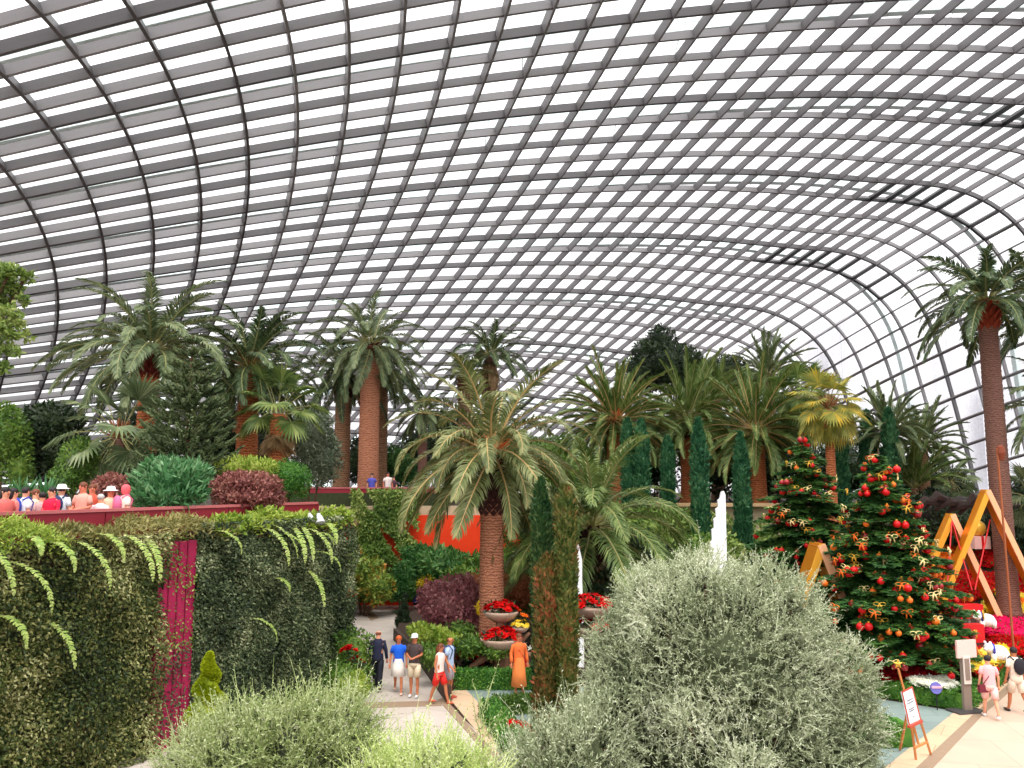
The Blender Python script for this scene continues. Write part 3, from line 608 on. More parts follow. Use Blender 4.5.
palm('palm_tree', 'green palm low between the round-headed palms and the yellow fan palm', at(715, 400, 52), 4.9, 3.0, .4, 46, leafk='green', style='stiff', tmat=T_br, emin=-30, seed=31)
palm('fan_palm', 'fan palm with yellowing leaves on a slim orange trunk between the christmas trees', at(828, 408, 35), 3.0, 1.9, .22, 34, kind='fan', leafk='yellow', tmat=T_or, heart=RIBB, emin=-65, seed=20)
palm('fan_palm', 'dense green fan palm left of the yellowing fan palm', at(803, 398, 41), 4.9, 2.1, .22, 34, kind='fan', leafk='green', tmat=T_or, emin=-50, seed=22)
palm('palm_tree', 'grey-green palm right of the yellowing fan palm', at(889, 432, 38), 4.9, 2.4, .3, 46, leafk='grey', style='stiff', tmat=T_br, emin=-25, seed=23)
palm('palm_tree', 'pale palm behind the front christmas tree near the glass', at(922, 446, 41), 4.9, 2.4, .3, 40, leafk='grey', style='stiff', tmat=T_br, emin=-25, seed=25)
palm('cycad', 'cycad with long upright blue-green leaves right of the front christmas tree', at(914, 488, 38.3), 4.9, 2.9, .2, 30, leafk='green', style='stiff', tmat=T_br, emin=25, seed=24, cat='cycad')
palm('palm_tree', 'tall slim palm with dark brown trunk at the right picture edge', at(986, 302, 29), 1.4, 2.9, .36, 46, leafk='deep', style='arch', tmat=T_rd, boot=1.1, bootm=plain('boot_rust', (140, 52, 26), .9, noise=.3, scale=14), emin=-30, seed=26, r1=.31)
palm('palm_tree', 'second tall palm whose fronds reach in at the right picture edge', at(1046, 316, 31), 1.4, 3.0, .36, 40, leafk='deep', style='arch', tmat=T_rd, emin=-30, seed=27)
palm('palm_tree', 'palm outside the right picture edge with one pale drooping frond in view', at(1062, 412, 29), 1.4, 2.6, .3, 30, leafk='grey', tmat=T_rd, emin=-30, seed=28)
palm('fan_palm', 'low fan palm behind the large triangle frame at the right picture edge', at(1034, 500, 31), 2.0, 1.5, .2, 18, kind='fan', leafk='grey', tmat=T_rd, emin=-40, seed=29)
palm('fan_palm', 'pale silvery fan palm with drooping leaves in front of the dark rocks', at(950, 482, 38.5), 4.9, 1.5, .2, 18, kind='fan', leafk='grey', tmat=T_br, emin=-60, seed=33)

# ------------------------------------------------------------------ conifers, slim cypresses and trees
def conifer(name, label, px, ytop, ybot, Y, Rpx, mat, tiers=13, nb=15, needle=.16, seed=1, zb=None, droop=.35, cat='christmas tree', dens=1.0):
    r = np.random.default_rng(seed); top = at(px, ytop, Y); R = Rpx * mpp(Y); zb = zb if zb is not None else at(px, ybot, Y)[2]; H = top[2] - zb
    o = empty(name, (top[0], Y, zb)); tag(o, label, cat); t = MB(); t.tube([(0, 0, 0), (0, 0, H * .6), (0, 0, H)], [.13, .08, .015], 10); t.build('trunk', plain('bark_brown', (92, 70, 52), .9, noise=.3)).parent = o
    tips = []
    for k in range(tiers):
        f = k / (tiers - 1); z0 = H * (.20 + .76 * f ** .95); Lb = R * (1 - f) ** .68 + .16; n = max(5, int(nb * (1 - .6 * f))); mb = MB()
        for q in range(n):
            a = (q + r.uniform(-.3, .3)) * 2 * PI / n + k * 1.7; z = z0 + r.uniform(-.5, .5) * H * .8 / tiers * 1.3; L = Lb * r.uniform(.82, 1.08); d = np.array([math.cos(a), math.sin(a), 0]); s = np.array([-d[1], d[0], 0]); m_ = 8
            tt = np.linspace(0, 1, m_); C = d * (tt * L)[:, None] + np.array([0, 0, 1.]) * (z + L * (.12 * tt - droop * tt ** 1.6 + .12 * tt ** 4))[:, None]; mb.tube(C, .022 * (1 - .8 * tt), 4)
            tips.append((C[-1], a, f)); tips.append((C[-3] + d * .05 + s * r.uniform(-.2, .2), a, f)); nn = int(max(40, 150 * L / 2 * dens)); u = r.uniform(.12, 1, nn) ** .8; c = np.stack([np.interp(u, tt, C[:, x]) for x in range(3)], 1)
            wdt = L * .42 * (1.05 - u) + .07; off = r.uniform(-1, 1, nn) * wdt; c = c + s * off[:, None] + d * (-abs(off) * .3)[:, None]; c[:, 2] -= abs(off) * .25 + r.uniform(0, .05, nn)
            D = nrm(d * .9 + s * np.sign(off)[:, None] * .65 + r.normal(size=(nn, 3)) * .18 + np.array([0, 0, -.12])); Nn = np.array([0, 0, 1.]) + r.normal(size=(nn, 3)) * .25
            for sg in (-.45, 0, .45):
                D2 = nrm(D + np.cross(D, [0, 0, 1.]) * sg); mb.leaves(c, D2, Nn, needle * r.uniform(.8, 1.3, nn), needle * .38, 0, .3)
        mb.build('bough', mat).parent = o
    return o, tips
treeB, tipsB = conifer('christmas_tree', 'large fir christmas tree with red baubles standing in front on the right', 878, 448, 690, 25.2, 78, M_fir, 19, 17, .18, 2, zb=0.1, droop=.45)
treeA, tipsA = conifer('christmas_tree', 'fir christmas tree with red baubles standing behind, left of the larger one', 802, 434, 600, 30.5, 74, M_fir, 18, 16, .2, 3, zb=0.1, droop=.45)
MBAL = plain('bauble_red', (206, 10, 18), .35, spec=.35); MGOLD = plain('ornament_gold', (222, 170, 60), .4, metal=.3); MORN = plain('ornament_orange', (232, 108, 24), .5); MCREAM = plain('ornament_cream', (244, 216, 150), .6); MBALd = plain('bauble_dark_red', (160, 10, 26), .3, spec=.6)
def sphere_mesh(name, mat, r_, cap=None):
    m = MB(); m.ball((0, 0, 0), r_, 14); return m.mesh(name, mat, True)
BAL = sphere_mesh('bauble', MBAL, .12); BALD = sphere_mesh('bauble', MBALd, .12); BALO = sphere_mesh('bauble', MORN, .11)
capm = MB(); capm.tube([(0, 0, .1), (0, 0, .15)], .03, 8); CAP = capm.mesh('cap', MGOLD)
def bow_mesh(name, mat):
    m = MB()      # two ribbon loops, knot and two tails
    for s in (1, -1):
        a = np.linspace(0, 2 * PI, 13); P = np.stack([s * (.1 - .1 * np.cos(a)), 0 * a, .055 * np.sin(a)], 1); m.tube(P, .02, 6, flat=.5)
        m.tube([(0, 0, 0), (s * .05, -.01, -.09), (s * .08, 0, -.22)], [.02, .028, .02], 6)
    m.ball((0, 0, 0), .035, 8); return m.mesh(name, mat, True)
BOWC = bow_mesh('ribbon_bow', MCREAM); BOWG = bow_mesh('ribbon_bow', MGOLD); BOWO = bow_mesh('ribbon_bow', MORN)
def decorate(tree, tips, seed, who, nball, nbow):
    r = random.Random(seed); base = Vector(tree.location); face = [t for t in tips if math.sin(t[1]) < .2]; r.shuffle(face); k = 0
    for c, a, f in face[:nball]:
        me = r.choice([BAL, BAL, BAL, BAL, BALD, BALO]); d = Vector((math.cos(a), math.sin(a), 0)); o = bpy.data.objects.new('bauble', me); col.objects.link(o)
        o.location = base + Vector([float(x) for x in c]) + Vector((0, 0, -.13)) + d * r.uniform(-.1, .06); o.scale = (r.uniform(.75, 1.0),) * 3; kind = 'orange' if me is BALO else ('dark red' if me is BALD else 'bright red')
        tag(o, 'round %s bauble hanging on the %s' % (kind, who), 'bauble', '%s baubles on the %s' % (kind, who)); cp = bpy.data.objects.new('cap', CAP); col.objects.link(cp); cp.parent = o
        if r.random() < .25:     # some hang in pairs
            o2 = o.copy(); col.objects.link(o2); o2.location = o.location + Vector((-d.y * .24, d.x * .24, r.uniform(-.05, .05))); c2 = cp.copy(); col.objects.link(c2); c2.parent = o2
    r.shuffle(face)
    for c, a, f in face[:nbow]:
        me, kd = r.choice([(BOWC, 'cream'), (BOWC, 'cream'), (BOWG, 'gold'), (BOWO, 'orange')]); d = Vector((math.cos(a), math.sin(a), 0)); o = bpy.data.objects.new('ribbon_bow', me); col.objects.link(o)
        o.location = base + Vector([float(x) for x in c]) + d * .06 + Vector((-d.y * r.uniform(-.25, .25), d.x * r.uniform(-.25, .25), -.02)); o.rotation_euler = (0, r.uniform(-.4, .4), a + PI / 2); o.scale = (.85,) * 3
        tag(o, '%s ribbon ornament tied on the %s' % (kd, who), 'ornament', '%s ribbon ornaments on the %s' % (kd, who))
decorate(treeB, tipsB, 5, 'larger front christmas tree', 150, 76); decorate(treeA, tipsA, 6, 'christmas tree behind', 125, 48)

def column(label, px, ytop, ybot, Y, rpx, mat=None, zb=4.9, n=2600, L=.2, name='slim_cypress', cat='cypress', lean=0, tip=.25, rr=None):
    top = at(px, ytop, Y); zb = zb; H = top[2] - zb; R = rpx * mpp(Y); o = empty(name, (top[0], Y, zb)); tag(o, label, cat); r = rr or rng
    u = r.uniform(0, 1, n); a = r.uniform(0, 2 * PI, n); prof = R * np.clip(np.minimum((1 - u) / tip, 1), 0.02, 1) ** .7 * (1 + .14 * np.sin(u * 23 + a * 2) * np.sin(a * 3 + u * 40)); d = np.stack([np.cos(a), np.sin(a), 0 * a], 1)
    P = d * (prof * r.uniform(.75, 1, n))[:, None]; P[:, 2] = u * H; mb = MB()
    mb.leaves(P, nrm(d * .45 + np.array([0, 0, 1.]) + r.normal(size=(n, 3)) * .35), d + r.normal(size=(n, 3)) * .4, L * r.uniform(.7, 1.3, n), L * .5)
    zz = np.linspace(0, 1, 10); mb.lathe((0, 0, 0), np.stack([R * .72 * np.clip(np.minimum((1 - zz) / tip, 1), .02, 1), zz * H * .97], 1), 10); mb.build('foliage', mat or M_cyp).parent = o
    t = MB(); t.tube([(0, 0, -.05), (0, 0, H * .9)], [.08, .02], 6); t.build('trunk', MATS['bark_brown']).parent = o; return o
column('slim dark green cypress furthest left of the row behind the palms', 627, 420, 470, 39, 6.5)
column('slim green cypress second from the left of the row, close to its neighbour', 641, 421, 474, 38.6, 7)
column('shorter slim cypress third from the left of the row', 667, 438, 505, 38.3, 6)
column('tall broad slim cypress in front of the brown palm trunk', 698, 420, 548, 36, 8.4, zb=2.0, n=4200)
column('slim cypress just left of the rear christmas tree', 740, 434, 560, 36, 7.8, zb=2.0, n=4200)
column('slim cypress seen between the two christmas trees', 839, 432, 500, 38, 6.8)
column('slim dark cypress right above the front christmas tree', 866, 412, 500, 38.5, 7)
column('slim dark cypress right of the front christmas tree top', 888, 410, 500, 37, 7.2)
# the two climbing-plant columns in the middle
column('narrow dark green column of foliage with a pointed top in front of the middle palm', 541, 480, 730, 20.6, 8.5, leafmat('column_leaf', [(22, 54, 28), (50, 88, 42), (112, 132, 78)], .15), zb=0, n=6000, L=.14, name='column_shrub', cat='column plant', tip=.12)
column('tall column of mixed green and rust leaves right of the dark green one', 566, 488, 730, 19.6, 9.5, leafmat('column_leaf_rust', [(34, 58, 24), (78, 100, 42), (128, 126, 66), (164, 100, 62)], .15, pscale=2), zb=0, n=7500, L=.14, name='column_shrub', cat='column plant', tip=.06)
column('wide low column of rusty creeper between the two taller columns', 550, 556, 730, 19.9, 15, leafmat('column_leaf_rust2', [(36, 58, 24), (82, 92, 40), (134, 108, 58), (176, 88, 56)], .15, pscale=1.6), zb=0, n=6500, L=.14, name='column_shrub', cat='column plant', tip=.1)
# the golden spiral cypress by the wall
o = empty('golden_cypress', at(207, 718, 15.6)); tag(o, 'bright golden-green spiral-clipped conifer at the foot of the magenta strip', 'conifer'); zb = o.location.z; H = at(207, 640, 15.6)[2] - zb
mb = MB(); n = 11000; u = rng.uniform(0, 1, n); a = rng.uniform(0, 2 * PI, n); R = .42 * (1 - u) ** .7 * (.82 + .26 * np.sin(a + u * 19)); d = np.stack([np.cos(a), np.sin(a), 0 * a], 1)
P = d * (R * rng.uniform(.8, 1, n))[:, None]; P[:, 2] = u * H - .25; mb.leaves(P, nrm(d * .8 + np.array([0, 0, .7]) + rng.normal(size=(n, 3)) * .3), d + rng.normal(size=(n, 3)) * .3, .07, .03); zz = np.linspace(0, 1, 12); mb.lathe((0, 0, -.25), np.stack([.3 * (1 - zz) ** .7 + .01, zz * H], 1), 12); mb.build('foliage', M_gold).parent = o
t = MB(); t.tube([(0, 0, -zb), (0, 0, H * .5)], [.06, .03], 6); t.build('trunk', MATS['bark_brown']).parent = o
# monkey puzzle
def monkey():
    Y = 24.2; top = at(193, 336, Y); zb = 4.3; H = top[2] - zb; o = empty('monkey_puzzle_tree', (top[0], Y, zb)); tag(o, 'dark spiky monkey puzzle tree with upcurved rope-like branches right of the orange palm trunk', 'tree')
    t = MB(); t.tube([(0, 0, 0), (0, 0, H * .5), (0, 0, H)], [.12, .07, .03], 8); t.build('trunk', MATS['bark_brown']).parent = o; r = rng; tiers = 12
    for k in range(tiers):
        f = k / (tiers - 1); z = H * (.22 + .75 * f); L = 1.55 * (1 - f) ** .7 + .22; nb_ = 8 if f < .8 else 5; mb = MB()
        for q in range(nb_):
            a = q * 2 * PI / nb_ + k * .9 + r.uniform(-.15, .15); d = np.array([math.cos(a), math.sin(a), 0]); tt = np.linspace(0, 1, 10); s = np.array([-d[1], d[0], 0])
            arms = [(0, 1.0, 0)] + [(x, .42, sg) for x in (.35, .6) for sg in (.8, -.8)]
            for st, ln, sg in arms:
                dd = nrm(d + s * sg); l = L * ln; c0 = d * L * st + np.array([0, 0, z + L * (.05 * st + .3 * st ** 2.2)]); C = c0 + dd * (tt * l)[:, None] + np.array([0, 0, 1.]) * (l * (.02 * tt + .4 * tt ** 2.4))[:, None]
                mb.tube(C, .03, 5); nn = int(70 * l); u = r.uniform(0, 1, nn); c = np.stack([np.interp(u, tt, C[:, x]) for x in range(3)], 1); rad = rdir(nn, r)
                mb.leaves(c, nrm(dd + rad * .9 + np.array([0, 0, .4])), rad, .13, .05)
        mb.build('bough', M_arau).parent = o
monkey()

# leafy trees and shrubs (blobs given by where they are seen and how far off)
bush('leafy_tree', 'light green leafy tree reaching in at the left picture edge under the roof', [pxblob(-16, 300, 15, 18, 26)] + [pxblob(x, y, 15 + .3 * math.sin(x), q, q * .62) for x, y, q in ((-4, 270, 13), (10, 272, 12), (26, 276, 8), (0, 285, 15), (14, 290, 10), (22, 300, 7), (-4, 304, 14), (10, 312, 9), (16, 322, 8), (-2, 326, 13), (12, 334, 9), (26, 336, 6), (-6, 345, 12), (6, 350, 8), (18, 352, 5), (-8, 364, 10), (4, 368, 6))], 3400, .11, .07, leafmat('light_tree_leaf', [(70, 96, 40), (120, 144, 66), (176, 186, 110)], .35), 'tree', rmin=.1, core=0, bump=0, base=tuple(wl(-1.5, 3)) + (4.3,))
bush('shrub', 'dark green dense shrub with glossy leaves behind the visitors at the left', [pxblob(50, 428, 29, 30, 26), pxblob(38, 450, 29, 22, 30), pxblob(60, 455, 29, 26, 26)], 5200, .2, .1, M_dark, 'shrub', zmin=4.3)
bush('shrub', 'olive green shrub at the left picture edge behind the visitors', [pxblob(4, 438, 27, 24, 32), pxblob(-12, 430, 27, 20, 30), pxblob(18, 470, 27, 14, 20)], 3400, .16, .08, M_mid, 'shrub', zmin=4.3)
bush('shrub', 'yellow-green shrub right of the dark glossy shrub behind the visitors', [pxblob(78, 462, 24, 18, 24), pxblob(66, 480, 23.5, 14, 14)], 2400, .13, .06, M_mid, 'shrub', zmin=4.3)
for k, (px, lab) in enumerate(((24, 'blue-green agave rosette behind the visitors, left one'), (47, 'blue-green agave rosette behind the visitors, right one'))):
    Y = 21.0; c = at(px, 488, Y); o = empty('agave', (c[0], Y, 4.3)); tag(o, lab, 'agave'); mb = MB(); n = 46; a = rng.uniform(0, 6.28, n); e = rng.uniform(.3, 1.4, n); D = np.stack([np.cos(a) * np.cos(e), np.sin(a) * np.cos(e), np.sin(e)], 1)
    mb.leaves(np.zeros((n, 3)) + np.array([0, 0, c[2] - 4.3 - .25]), D, np.array([0, 0, 1.]) + D * .1, rng.uniform(.45, .7, n), .09, 0, .3); mb.build('leaf_rosette', M_blue).parent = o; mb = MB(); mb.tube([(0, 0, 0), (0, 0, c[2] - 4.45)], [.1, .07], 8); mb.build('stem', MATS['bark_brown']).parent = o
bush('shrub', 'blue-green broad-leaved shrub in front of the monkey puzzle tree', [pxblob(170, 482, 21.5, 30, 21), pxblob(150, 486, 21.2, 18, 17), pxblob(192, 481, 21.7, 18, 18), pxblob(168, 497, 21.2, 34, 12)], 2600, .26, .07, M_blue, 'shrub', zmin=4.3, up=.8, core=.5)
bush('shrub', 'maroon and pink leaved shrub behind the pink-capped visitor', [pxblob(110, 485, 21.3, 14, 10), pxblob(124, 488, 21.3, 10, 9)], 1400, .12, .06, M_pink, 'shrub', zmin=4.3)
bush('shrub', 'wide maroon-pink leaved shrub left of the round clipped bush', [pxblob(245, 483, 23.2, 24, 11), pxblob(264, 485, 23.3, 18, 10), pxblob(226, 488, 23.0, 16, 10), pxblob(248, 498, 23.1, 32, 9)], 4600, .13, .06, M_pink, 'shrub', zmin=4.3)
bush('shrub', 'light green feathery shrub behind the maroon-pink shrub', [pxblob(238, 468, 24.5, 22, 10), pxblob(258, 467, 24.5, 18, 8)], 1700, .14, .04, M_lime, 'shrub', zmin=4.3, up=.8)
bush('clipped_bush', 'round clipped bright green bush below the skirted fan palm', [pxblob(291, 480, 25.5, 21, 19), pxblob(279, 472, 26, 16, 10)], 4600, .07, .04, M_hedge, 'bush', zmin=4.3)
bush('shrub', 'tall grey-green shrub behind the round clipped bush', [pxblob(310, 440, 34, 24, 34), pxblob(322, 460, 34, 20, 26), pxblob(300, 425, 34, 14, 20)], 5200, .2, .06, PAL and leafmat('greygreen', [(58, 70, 52), (98, 110, 86), (142, 152, 122)], .15), 'shrub', zmin=4.3)
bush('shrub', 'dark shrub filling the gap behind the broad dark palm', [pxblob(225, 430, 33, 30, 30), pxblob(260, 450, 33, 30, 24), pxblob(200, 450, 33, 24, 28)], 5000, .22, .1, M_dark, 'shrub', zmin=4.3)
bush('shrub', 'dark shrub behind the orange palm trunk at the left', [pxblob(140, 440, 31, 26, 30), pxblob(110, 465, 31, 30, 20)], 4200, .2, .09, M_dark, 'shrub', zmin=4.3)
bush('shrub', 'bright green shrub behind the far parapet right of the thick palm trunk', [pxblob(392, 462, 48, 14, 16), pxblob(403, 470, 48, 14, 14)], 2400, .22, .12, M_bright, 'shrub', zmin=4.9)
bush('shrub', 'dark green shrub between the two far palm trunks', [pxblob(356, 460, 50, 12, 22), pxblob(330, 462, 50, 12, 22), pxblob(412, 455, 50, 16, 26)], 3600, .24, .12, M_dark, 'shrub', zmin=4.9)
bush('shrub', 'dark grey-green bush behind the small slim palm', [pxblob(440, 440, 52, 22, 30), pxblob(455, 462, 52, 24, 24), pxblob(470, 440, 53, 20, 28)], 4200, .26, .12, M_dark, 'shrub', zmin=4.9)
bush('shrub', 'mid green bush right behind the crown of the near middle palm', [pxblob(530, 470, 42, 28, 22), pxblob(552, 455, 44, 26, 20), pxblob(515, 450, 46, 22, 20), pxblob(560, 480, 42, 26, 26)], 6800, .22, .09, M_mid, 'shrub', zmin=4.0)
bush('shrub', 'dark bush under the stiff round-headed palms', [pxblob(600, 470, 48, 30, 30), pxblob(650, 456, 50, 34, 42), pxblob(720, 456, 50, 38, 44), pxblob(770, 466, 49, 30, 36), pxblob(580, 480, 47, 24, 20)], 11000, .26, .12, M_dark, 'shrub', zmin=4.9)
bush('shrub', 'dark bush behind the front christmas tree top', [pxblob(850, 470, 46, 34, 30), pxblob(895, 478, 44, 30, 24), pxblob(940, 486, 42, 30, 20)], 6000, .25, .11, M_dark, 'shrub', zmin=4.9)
bush('cloud_tree', 'dark tree with rounded crown in two lobes standing highest in the right-hand group', [pxblob(661, 342, 60, 17, 15), pxblob(648, 352, 60, 16, 13), pxblob(666, 368, 59, 36, 24), pxblob(640, 378, 59, 22, 16), pxblob(690, 376, 59, 24, 20)], 9000, .3, .12, M_dark, 'tree', base=(11, 60, 4.9)) if False else bush('cloud_tree', 'dark tree with rounded crown in two lobes standing highest in the right-hand group', [pxblob(661, 342, 60, 17, 15), pxblob(648, 352, 60, 16, 13), pxblob(666, 368, 59, 36, 24), pxblob(640, 378, 59, 22, 16), pxblob(690, 376, 59, 24, 20)], 9000, .3, .12, M_dark, 'tree', base=(11, 60, 4.9))
bush('cloud_tree', 'dark low-crowned tree right of the two-lobed one', [pxblob(722, 374, 59, 26, 17), pxblob(745, 384, 59, 20, 14), pxblob(712, 386, 58, 26, 16)], 5200, .3, .12, M_dark, 'tree', base=(15.5, 60, 4.9))
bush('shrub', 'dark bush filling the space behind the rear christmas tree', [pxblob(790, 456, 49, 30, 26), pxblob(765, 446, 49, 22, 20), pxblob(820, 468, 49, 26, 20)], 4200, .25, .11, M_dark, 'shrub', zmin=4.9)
bush('shrub', 'leafy yellow-green plants below the yellowing fan palm', [pxblob(790, 430, 44, 24, 18), pxblob(812, 424, 44, 18, 16)], 2800, .22, .08, M_mid, 'shrub', zmin=4.9)
# ------------------------------------------------------------------ foreground silvery shrubs
def twigbush(name, label, blobs, nt_, tl, nl, L, W, mat, up=.5, zmin=0, rmin=.6, core=.62, base=None, cat='shrub', curve=.25, nmain=0, sr=1.0):
    b0 = np.array([b[0] for b in blobs], float); base = np.array(base if base is not None else (b0[:, 0].mean(), b0[:, 1].mean(), 0.0)); o = empty(name, base); tag(o, label, cat)
    loc = [(np.array(b[0]) - base, b[1]) for b in blobs]; P, N = blob_points(loc, nt_, rmin, zmin); m = len(P); D = nrm(N * .75 + rdir(m) * .55 + np.array([0, 0, up]))
    mb = MB(); twigs(mb, P, D, tl, nl, L, W, curve=curve)
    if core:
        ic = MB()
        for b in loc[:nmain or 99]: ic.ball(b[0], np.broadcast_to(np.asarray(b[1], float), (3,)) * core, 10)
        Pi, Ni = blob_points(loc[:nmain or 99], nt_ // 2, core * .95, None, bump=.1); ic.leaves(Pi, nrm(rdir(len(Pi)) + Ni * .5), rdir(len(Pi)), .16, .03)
        ic.build('shade_core', leafmat('painted_shade_leaf', [(36, 44, 26), (64, 72, 46), (96, 104, 72)], .05, .8, 3)).parent = o  # core balls and inner leaves, their dark colour standing in for shaded gaps
    mb.build('foliage', mat).parent = o
    s = MB()
    for b in loc:
        c = b[0]; s.tube([(c[0] * .15, c[1] * .15, 0), (c[0] * .5, c[1] * .5, c[2] * .55), tuple(c)], np.array([.09, .06, .03]) * sr, 6)
    s.build('stem', MATS['bark_brown']).parent = o; return o
Yb = 13.0
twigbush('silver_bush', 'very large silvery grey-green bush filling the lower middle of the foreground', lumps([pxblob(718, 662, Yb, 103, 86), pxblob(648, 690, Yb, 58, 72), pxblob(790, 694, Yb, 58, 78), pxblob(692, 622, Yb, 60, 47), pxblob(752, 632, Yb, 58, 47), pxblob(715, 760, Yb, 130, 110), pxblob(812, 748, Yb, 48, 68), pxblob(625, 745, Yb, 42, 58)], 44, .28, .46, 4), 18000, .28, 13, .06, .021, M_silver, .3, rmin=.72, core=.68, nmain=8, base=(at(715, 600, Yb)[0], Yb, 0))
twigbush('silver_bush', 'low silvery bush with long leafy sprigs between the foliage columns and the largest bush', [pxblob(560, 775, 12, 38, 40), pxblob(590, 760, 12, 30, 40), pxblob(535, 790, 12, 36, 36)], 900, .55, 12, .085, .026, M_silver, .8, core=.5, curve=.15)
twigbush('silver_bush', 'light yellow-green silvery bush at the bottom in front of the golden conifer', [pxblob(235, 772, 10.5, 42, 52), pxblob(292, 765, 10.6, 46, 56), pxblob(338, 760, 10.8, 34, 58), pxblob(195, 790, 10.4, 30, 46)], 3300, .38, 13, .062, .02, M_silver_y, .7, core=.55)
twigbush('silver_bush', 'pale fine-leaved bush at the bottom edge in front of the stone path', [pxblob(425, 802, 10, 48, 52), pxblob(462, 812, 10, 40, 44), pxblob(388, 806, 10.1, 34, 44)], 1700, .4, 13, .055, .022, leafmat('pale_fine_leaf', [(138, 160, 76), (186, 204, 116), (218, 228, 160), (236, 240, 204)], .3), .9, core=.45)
twigbush('sprig_plant', 'thin pale sprig rising in front of the low clipped hedge', [pxblob(483, 728, 11, 6, 36)], 16, .5, 11, .06, .02, M_silver_y, 1.6, core=0, rmin=.3, curve=.1, sr=.15)

# ------------------------------------------------------------------ middle beds
bush('shrub', 'dark green shrub at the foot of the wall corner beside the path', [pxblob(352, 655, 24.4, 22, 26), pxblob(345, 680, 23.6, 24, 22), pxblob(340, 640, 25, 16, 20)], 3000, .11, .06, M_mid, 'shrub', zmin=0)
bush('shrub', 'lime green low plant beside the man in the navy suit', [pxblob(354, 688, 22, 14, 12), pxblob(340, 705, 21.5, 18, 12)], 1300, .12, .05, M_lime, 'shrub', zmin=0, up=.6)
def rosettes(mb, P, N, L, npet=7, W=None, rng_=None, layers=2):
    r = rng_ or rng; n = len(P); N = nrm(N); A = nrm(np.cross(N, rdir(n, r))); B = np.cross(N, A)
    for ly in range(layers):
        for k in range(npet):
            a = 2 * PI * (k + .5 * ly) / npet + r.uniform(-.15, .15, n); e = .25 + .55 * ly
            D = (A * np.cos(a)[:, None] + B * np.sin(a)[:, None]) * math.cos(e) + N * math.sin(e); mb.leaves(P, D, N, L * (1 - .35 * ly) * r.uniform(.85, 1.15, n), (W or L * .5), 0, .1)
def poinsettia(label, c, R, n, L, mat, h=.3, name='poinsettia', cat='flowers', group=None):
    """clump of red flower heads over green leaves"""
    o = empty(name, (c[0], c[1], c[2])); tag(o, label, cat, group); r = rng; a = r.uniform(0, 6.28, n); q = R * np.sqrt(r.uniform(0, 1, n)); P = np.stack([q * np.cos(a), q * np.sin(a), h * (1.1 - .7 * (q / R) ** 2) * r.uniform(.75, 1, n)], 1)
    N = np.stack([P[:, 0] / R * .7, P[:, 1] / R * .7, 0 * q + 1], 1); mb = MB(); rosettes(mb, P, N, L); mb.build('flower_heads', mat).parent = o
    mb = MB(); m_ = n * 3; a = r.uniform(0, 6.28, m_); q = R * np.sqrt(r.uniform(0, 1, m_)); P = np.stack([q * np.cos(a), q * np.sin(a), h * .75 * r.uniform(.1, 1, m_)], 1); mb.leaves(P, rdir(m_, r) + np.array([0, 0, .3]), rdir(m_, r), L * 1.1, L * .5); mb.build('foliage', M_dark).parent = o
    return o
for px, py, R, lab in ((350, 657, .28, 'upper one beside the man in the navy suit'), (357, 668, .22, 'lower one beside the man in the navy suit')):
    poinsettia('red flower clump in the dark shrub, ' + lab, at(px, py, 23.6), R, 9, .13, M_red)
poinsettia('single red flower in the pale bush at the bottom left', at(355, 722, 11.5), .07, 2, .09, M_red, .06)
def hedge(label, pts, w, h, n, mat=None, z0=0.0, name='clipped_hedge'):
    pts = [np.array(p[:2], float) for p in pts]; o = empty(name, (pts[0][0], pts[0][1], z0)); tag(o, label, 'hedge'); mb = MB(); r = rng; b0 = np.array([pts[0][0], pts[0][1], 0])
    tot = sum(np.linalg.norm(b - a) for a, b in zip(pts, pts[1:]))
    for a, b in zip(pts, pts[1:]):
        L = np.linalg.norm(b - a); t = (b - a) / L; s = np.array([-t[1], t[0]]); k = int(n * L / tot); u = r.uniform(0, L, k); f = r.uniform(0, 1, k) * (2 * h + w)
        side = np.where(f < h, -1, np.where(f < 2 * h, 1, 0)); off = np.where(side == 0, r.uniform(-w / 2, w / 2, k), side * w / 2); z = np.where(side == 0, h, r.uniform(0, h, k))
        P = np.c_[a + t * u[:, None] + s * off[:, None], z] - b0; N = np.where((side == 0)[:, None], np.array([0, 0, 1.]), np.c_[s * side[:, None], 0 * u]); P = P + N * r.uniform(-.04, .03, k)[:, None]
        mb.leaves(P, nrm(rdir(k, r) + N * .4), nrm(N + rdir(k, r) * .6), .075, .045); c = (a + b) / 2 - b0[:2]; mb.box((c[0], c[1], h / 2 - .02), (L + w * .6, w - .08, h - .06), math.atan2(t[1], t[0]))
    mb.build('foliage', mat or M_hedge).parent = o; return o
hedge('low clipped hedge behind the grey-green path, left of the woman in orange', [gr(448, 688), gr(533, 688)], .55, .5, 5200)
hedge('low clipped hedge at the bottom, edging the stone path right of the pale bush', [gr(489, 716), gr(505, 738), gr(530, 778)], .5, .42, 4200)
hedge('short hedge end running behind the lower clipped hedge toward the foliage columns', [gr(492, 714), gr(532, 712)], .4, .42, 1500, M_mid)
hedge('long clipped hedge in front of the christmas trees, turning back beside the plaza', [gr(800, 682), gr(862, 692), gr(962, 709), gr(1012, 668), gr(1040, 648)], .5, .5, 15000)
hedge('clipped hedge stub at the bottom right just left of the easel', [gr(850, 742), gr(895, 742)], .9, .5, 3000)
m = MB(); a, b_ = gr(424, 668), gr(449, 703); m.beam((a[0], a[1], .22), (b_[0], b_[1], .22), .14, .44, (1, 0, 0)); b2 = gr(395, 640); m.beam((a[0], a[1], .22), (b2[0], b2[1], .22), .14, .44, (1, 0, 0))
o = m.build('bed_edging', plain('dark_edging', (70, 56, 46), .8, noise=.2)); tag(o, 'dark low wall edging the planted bed beside the walking couple', 'bed edging')
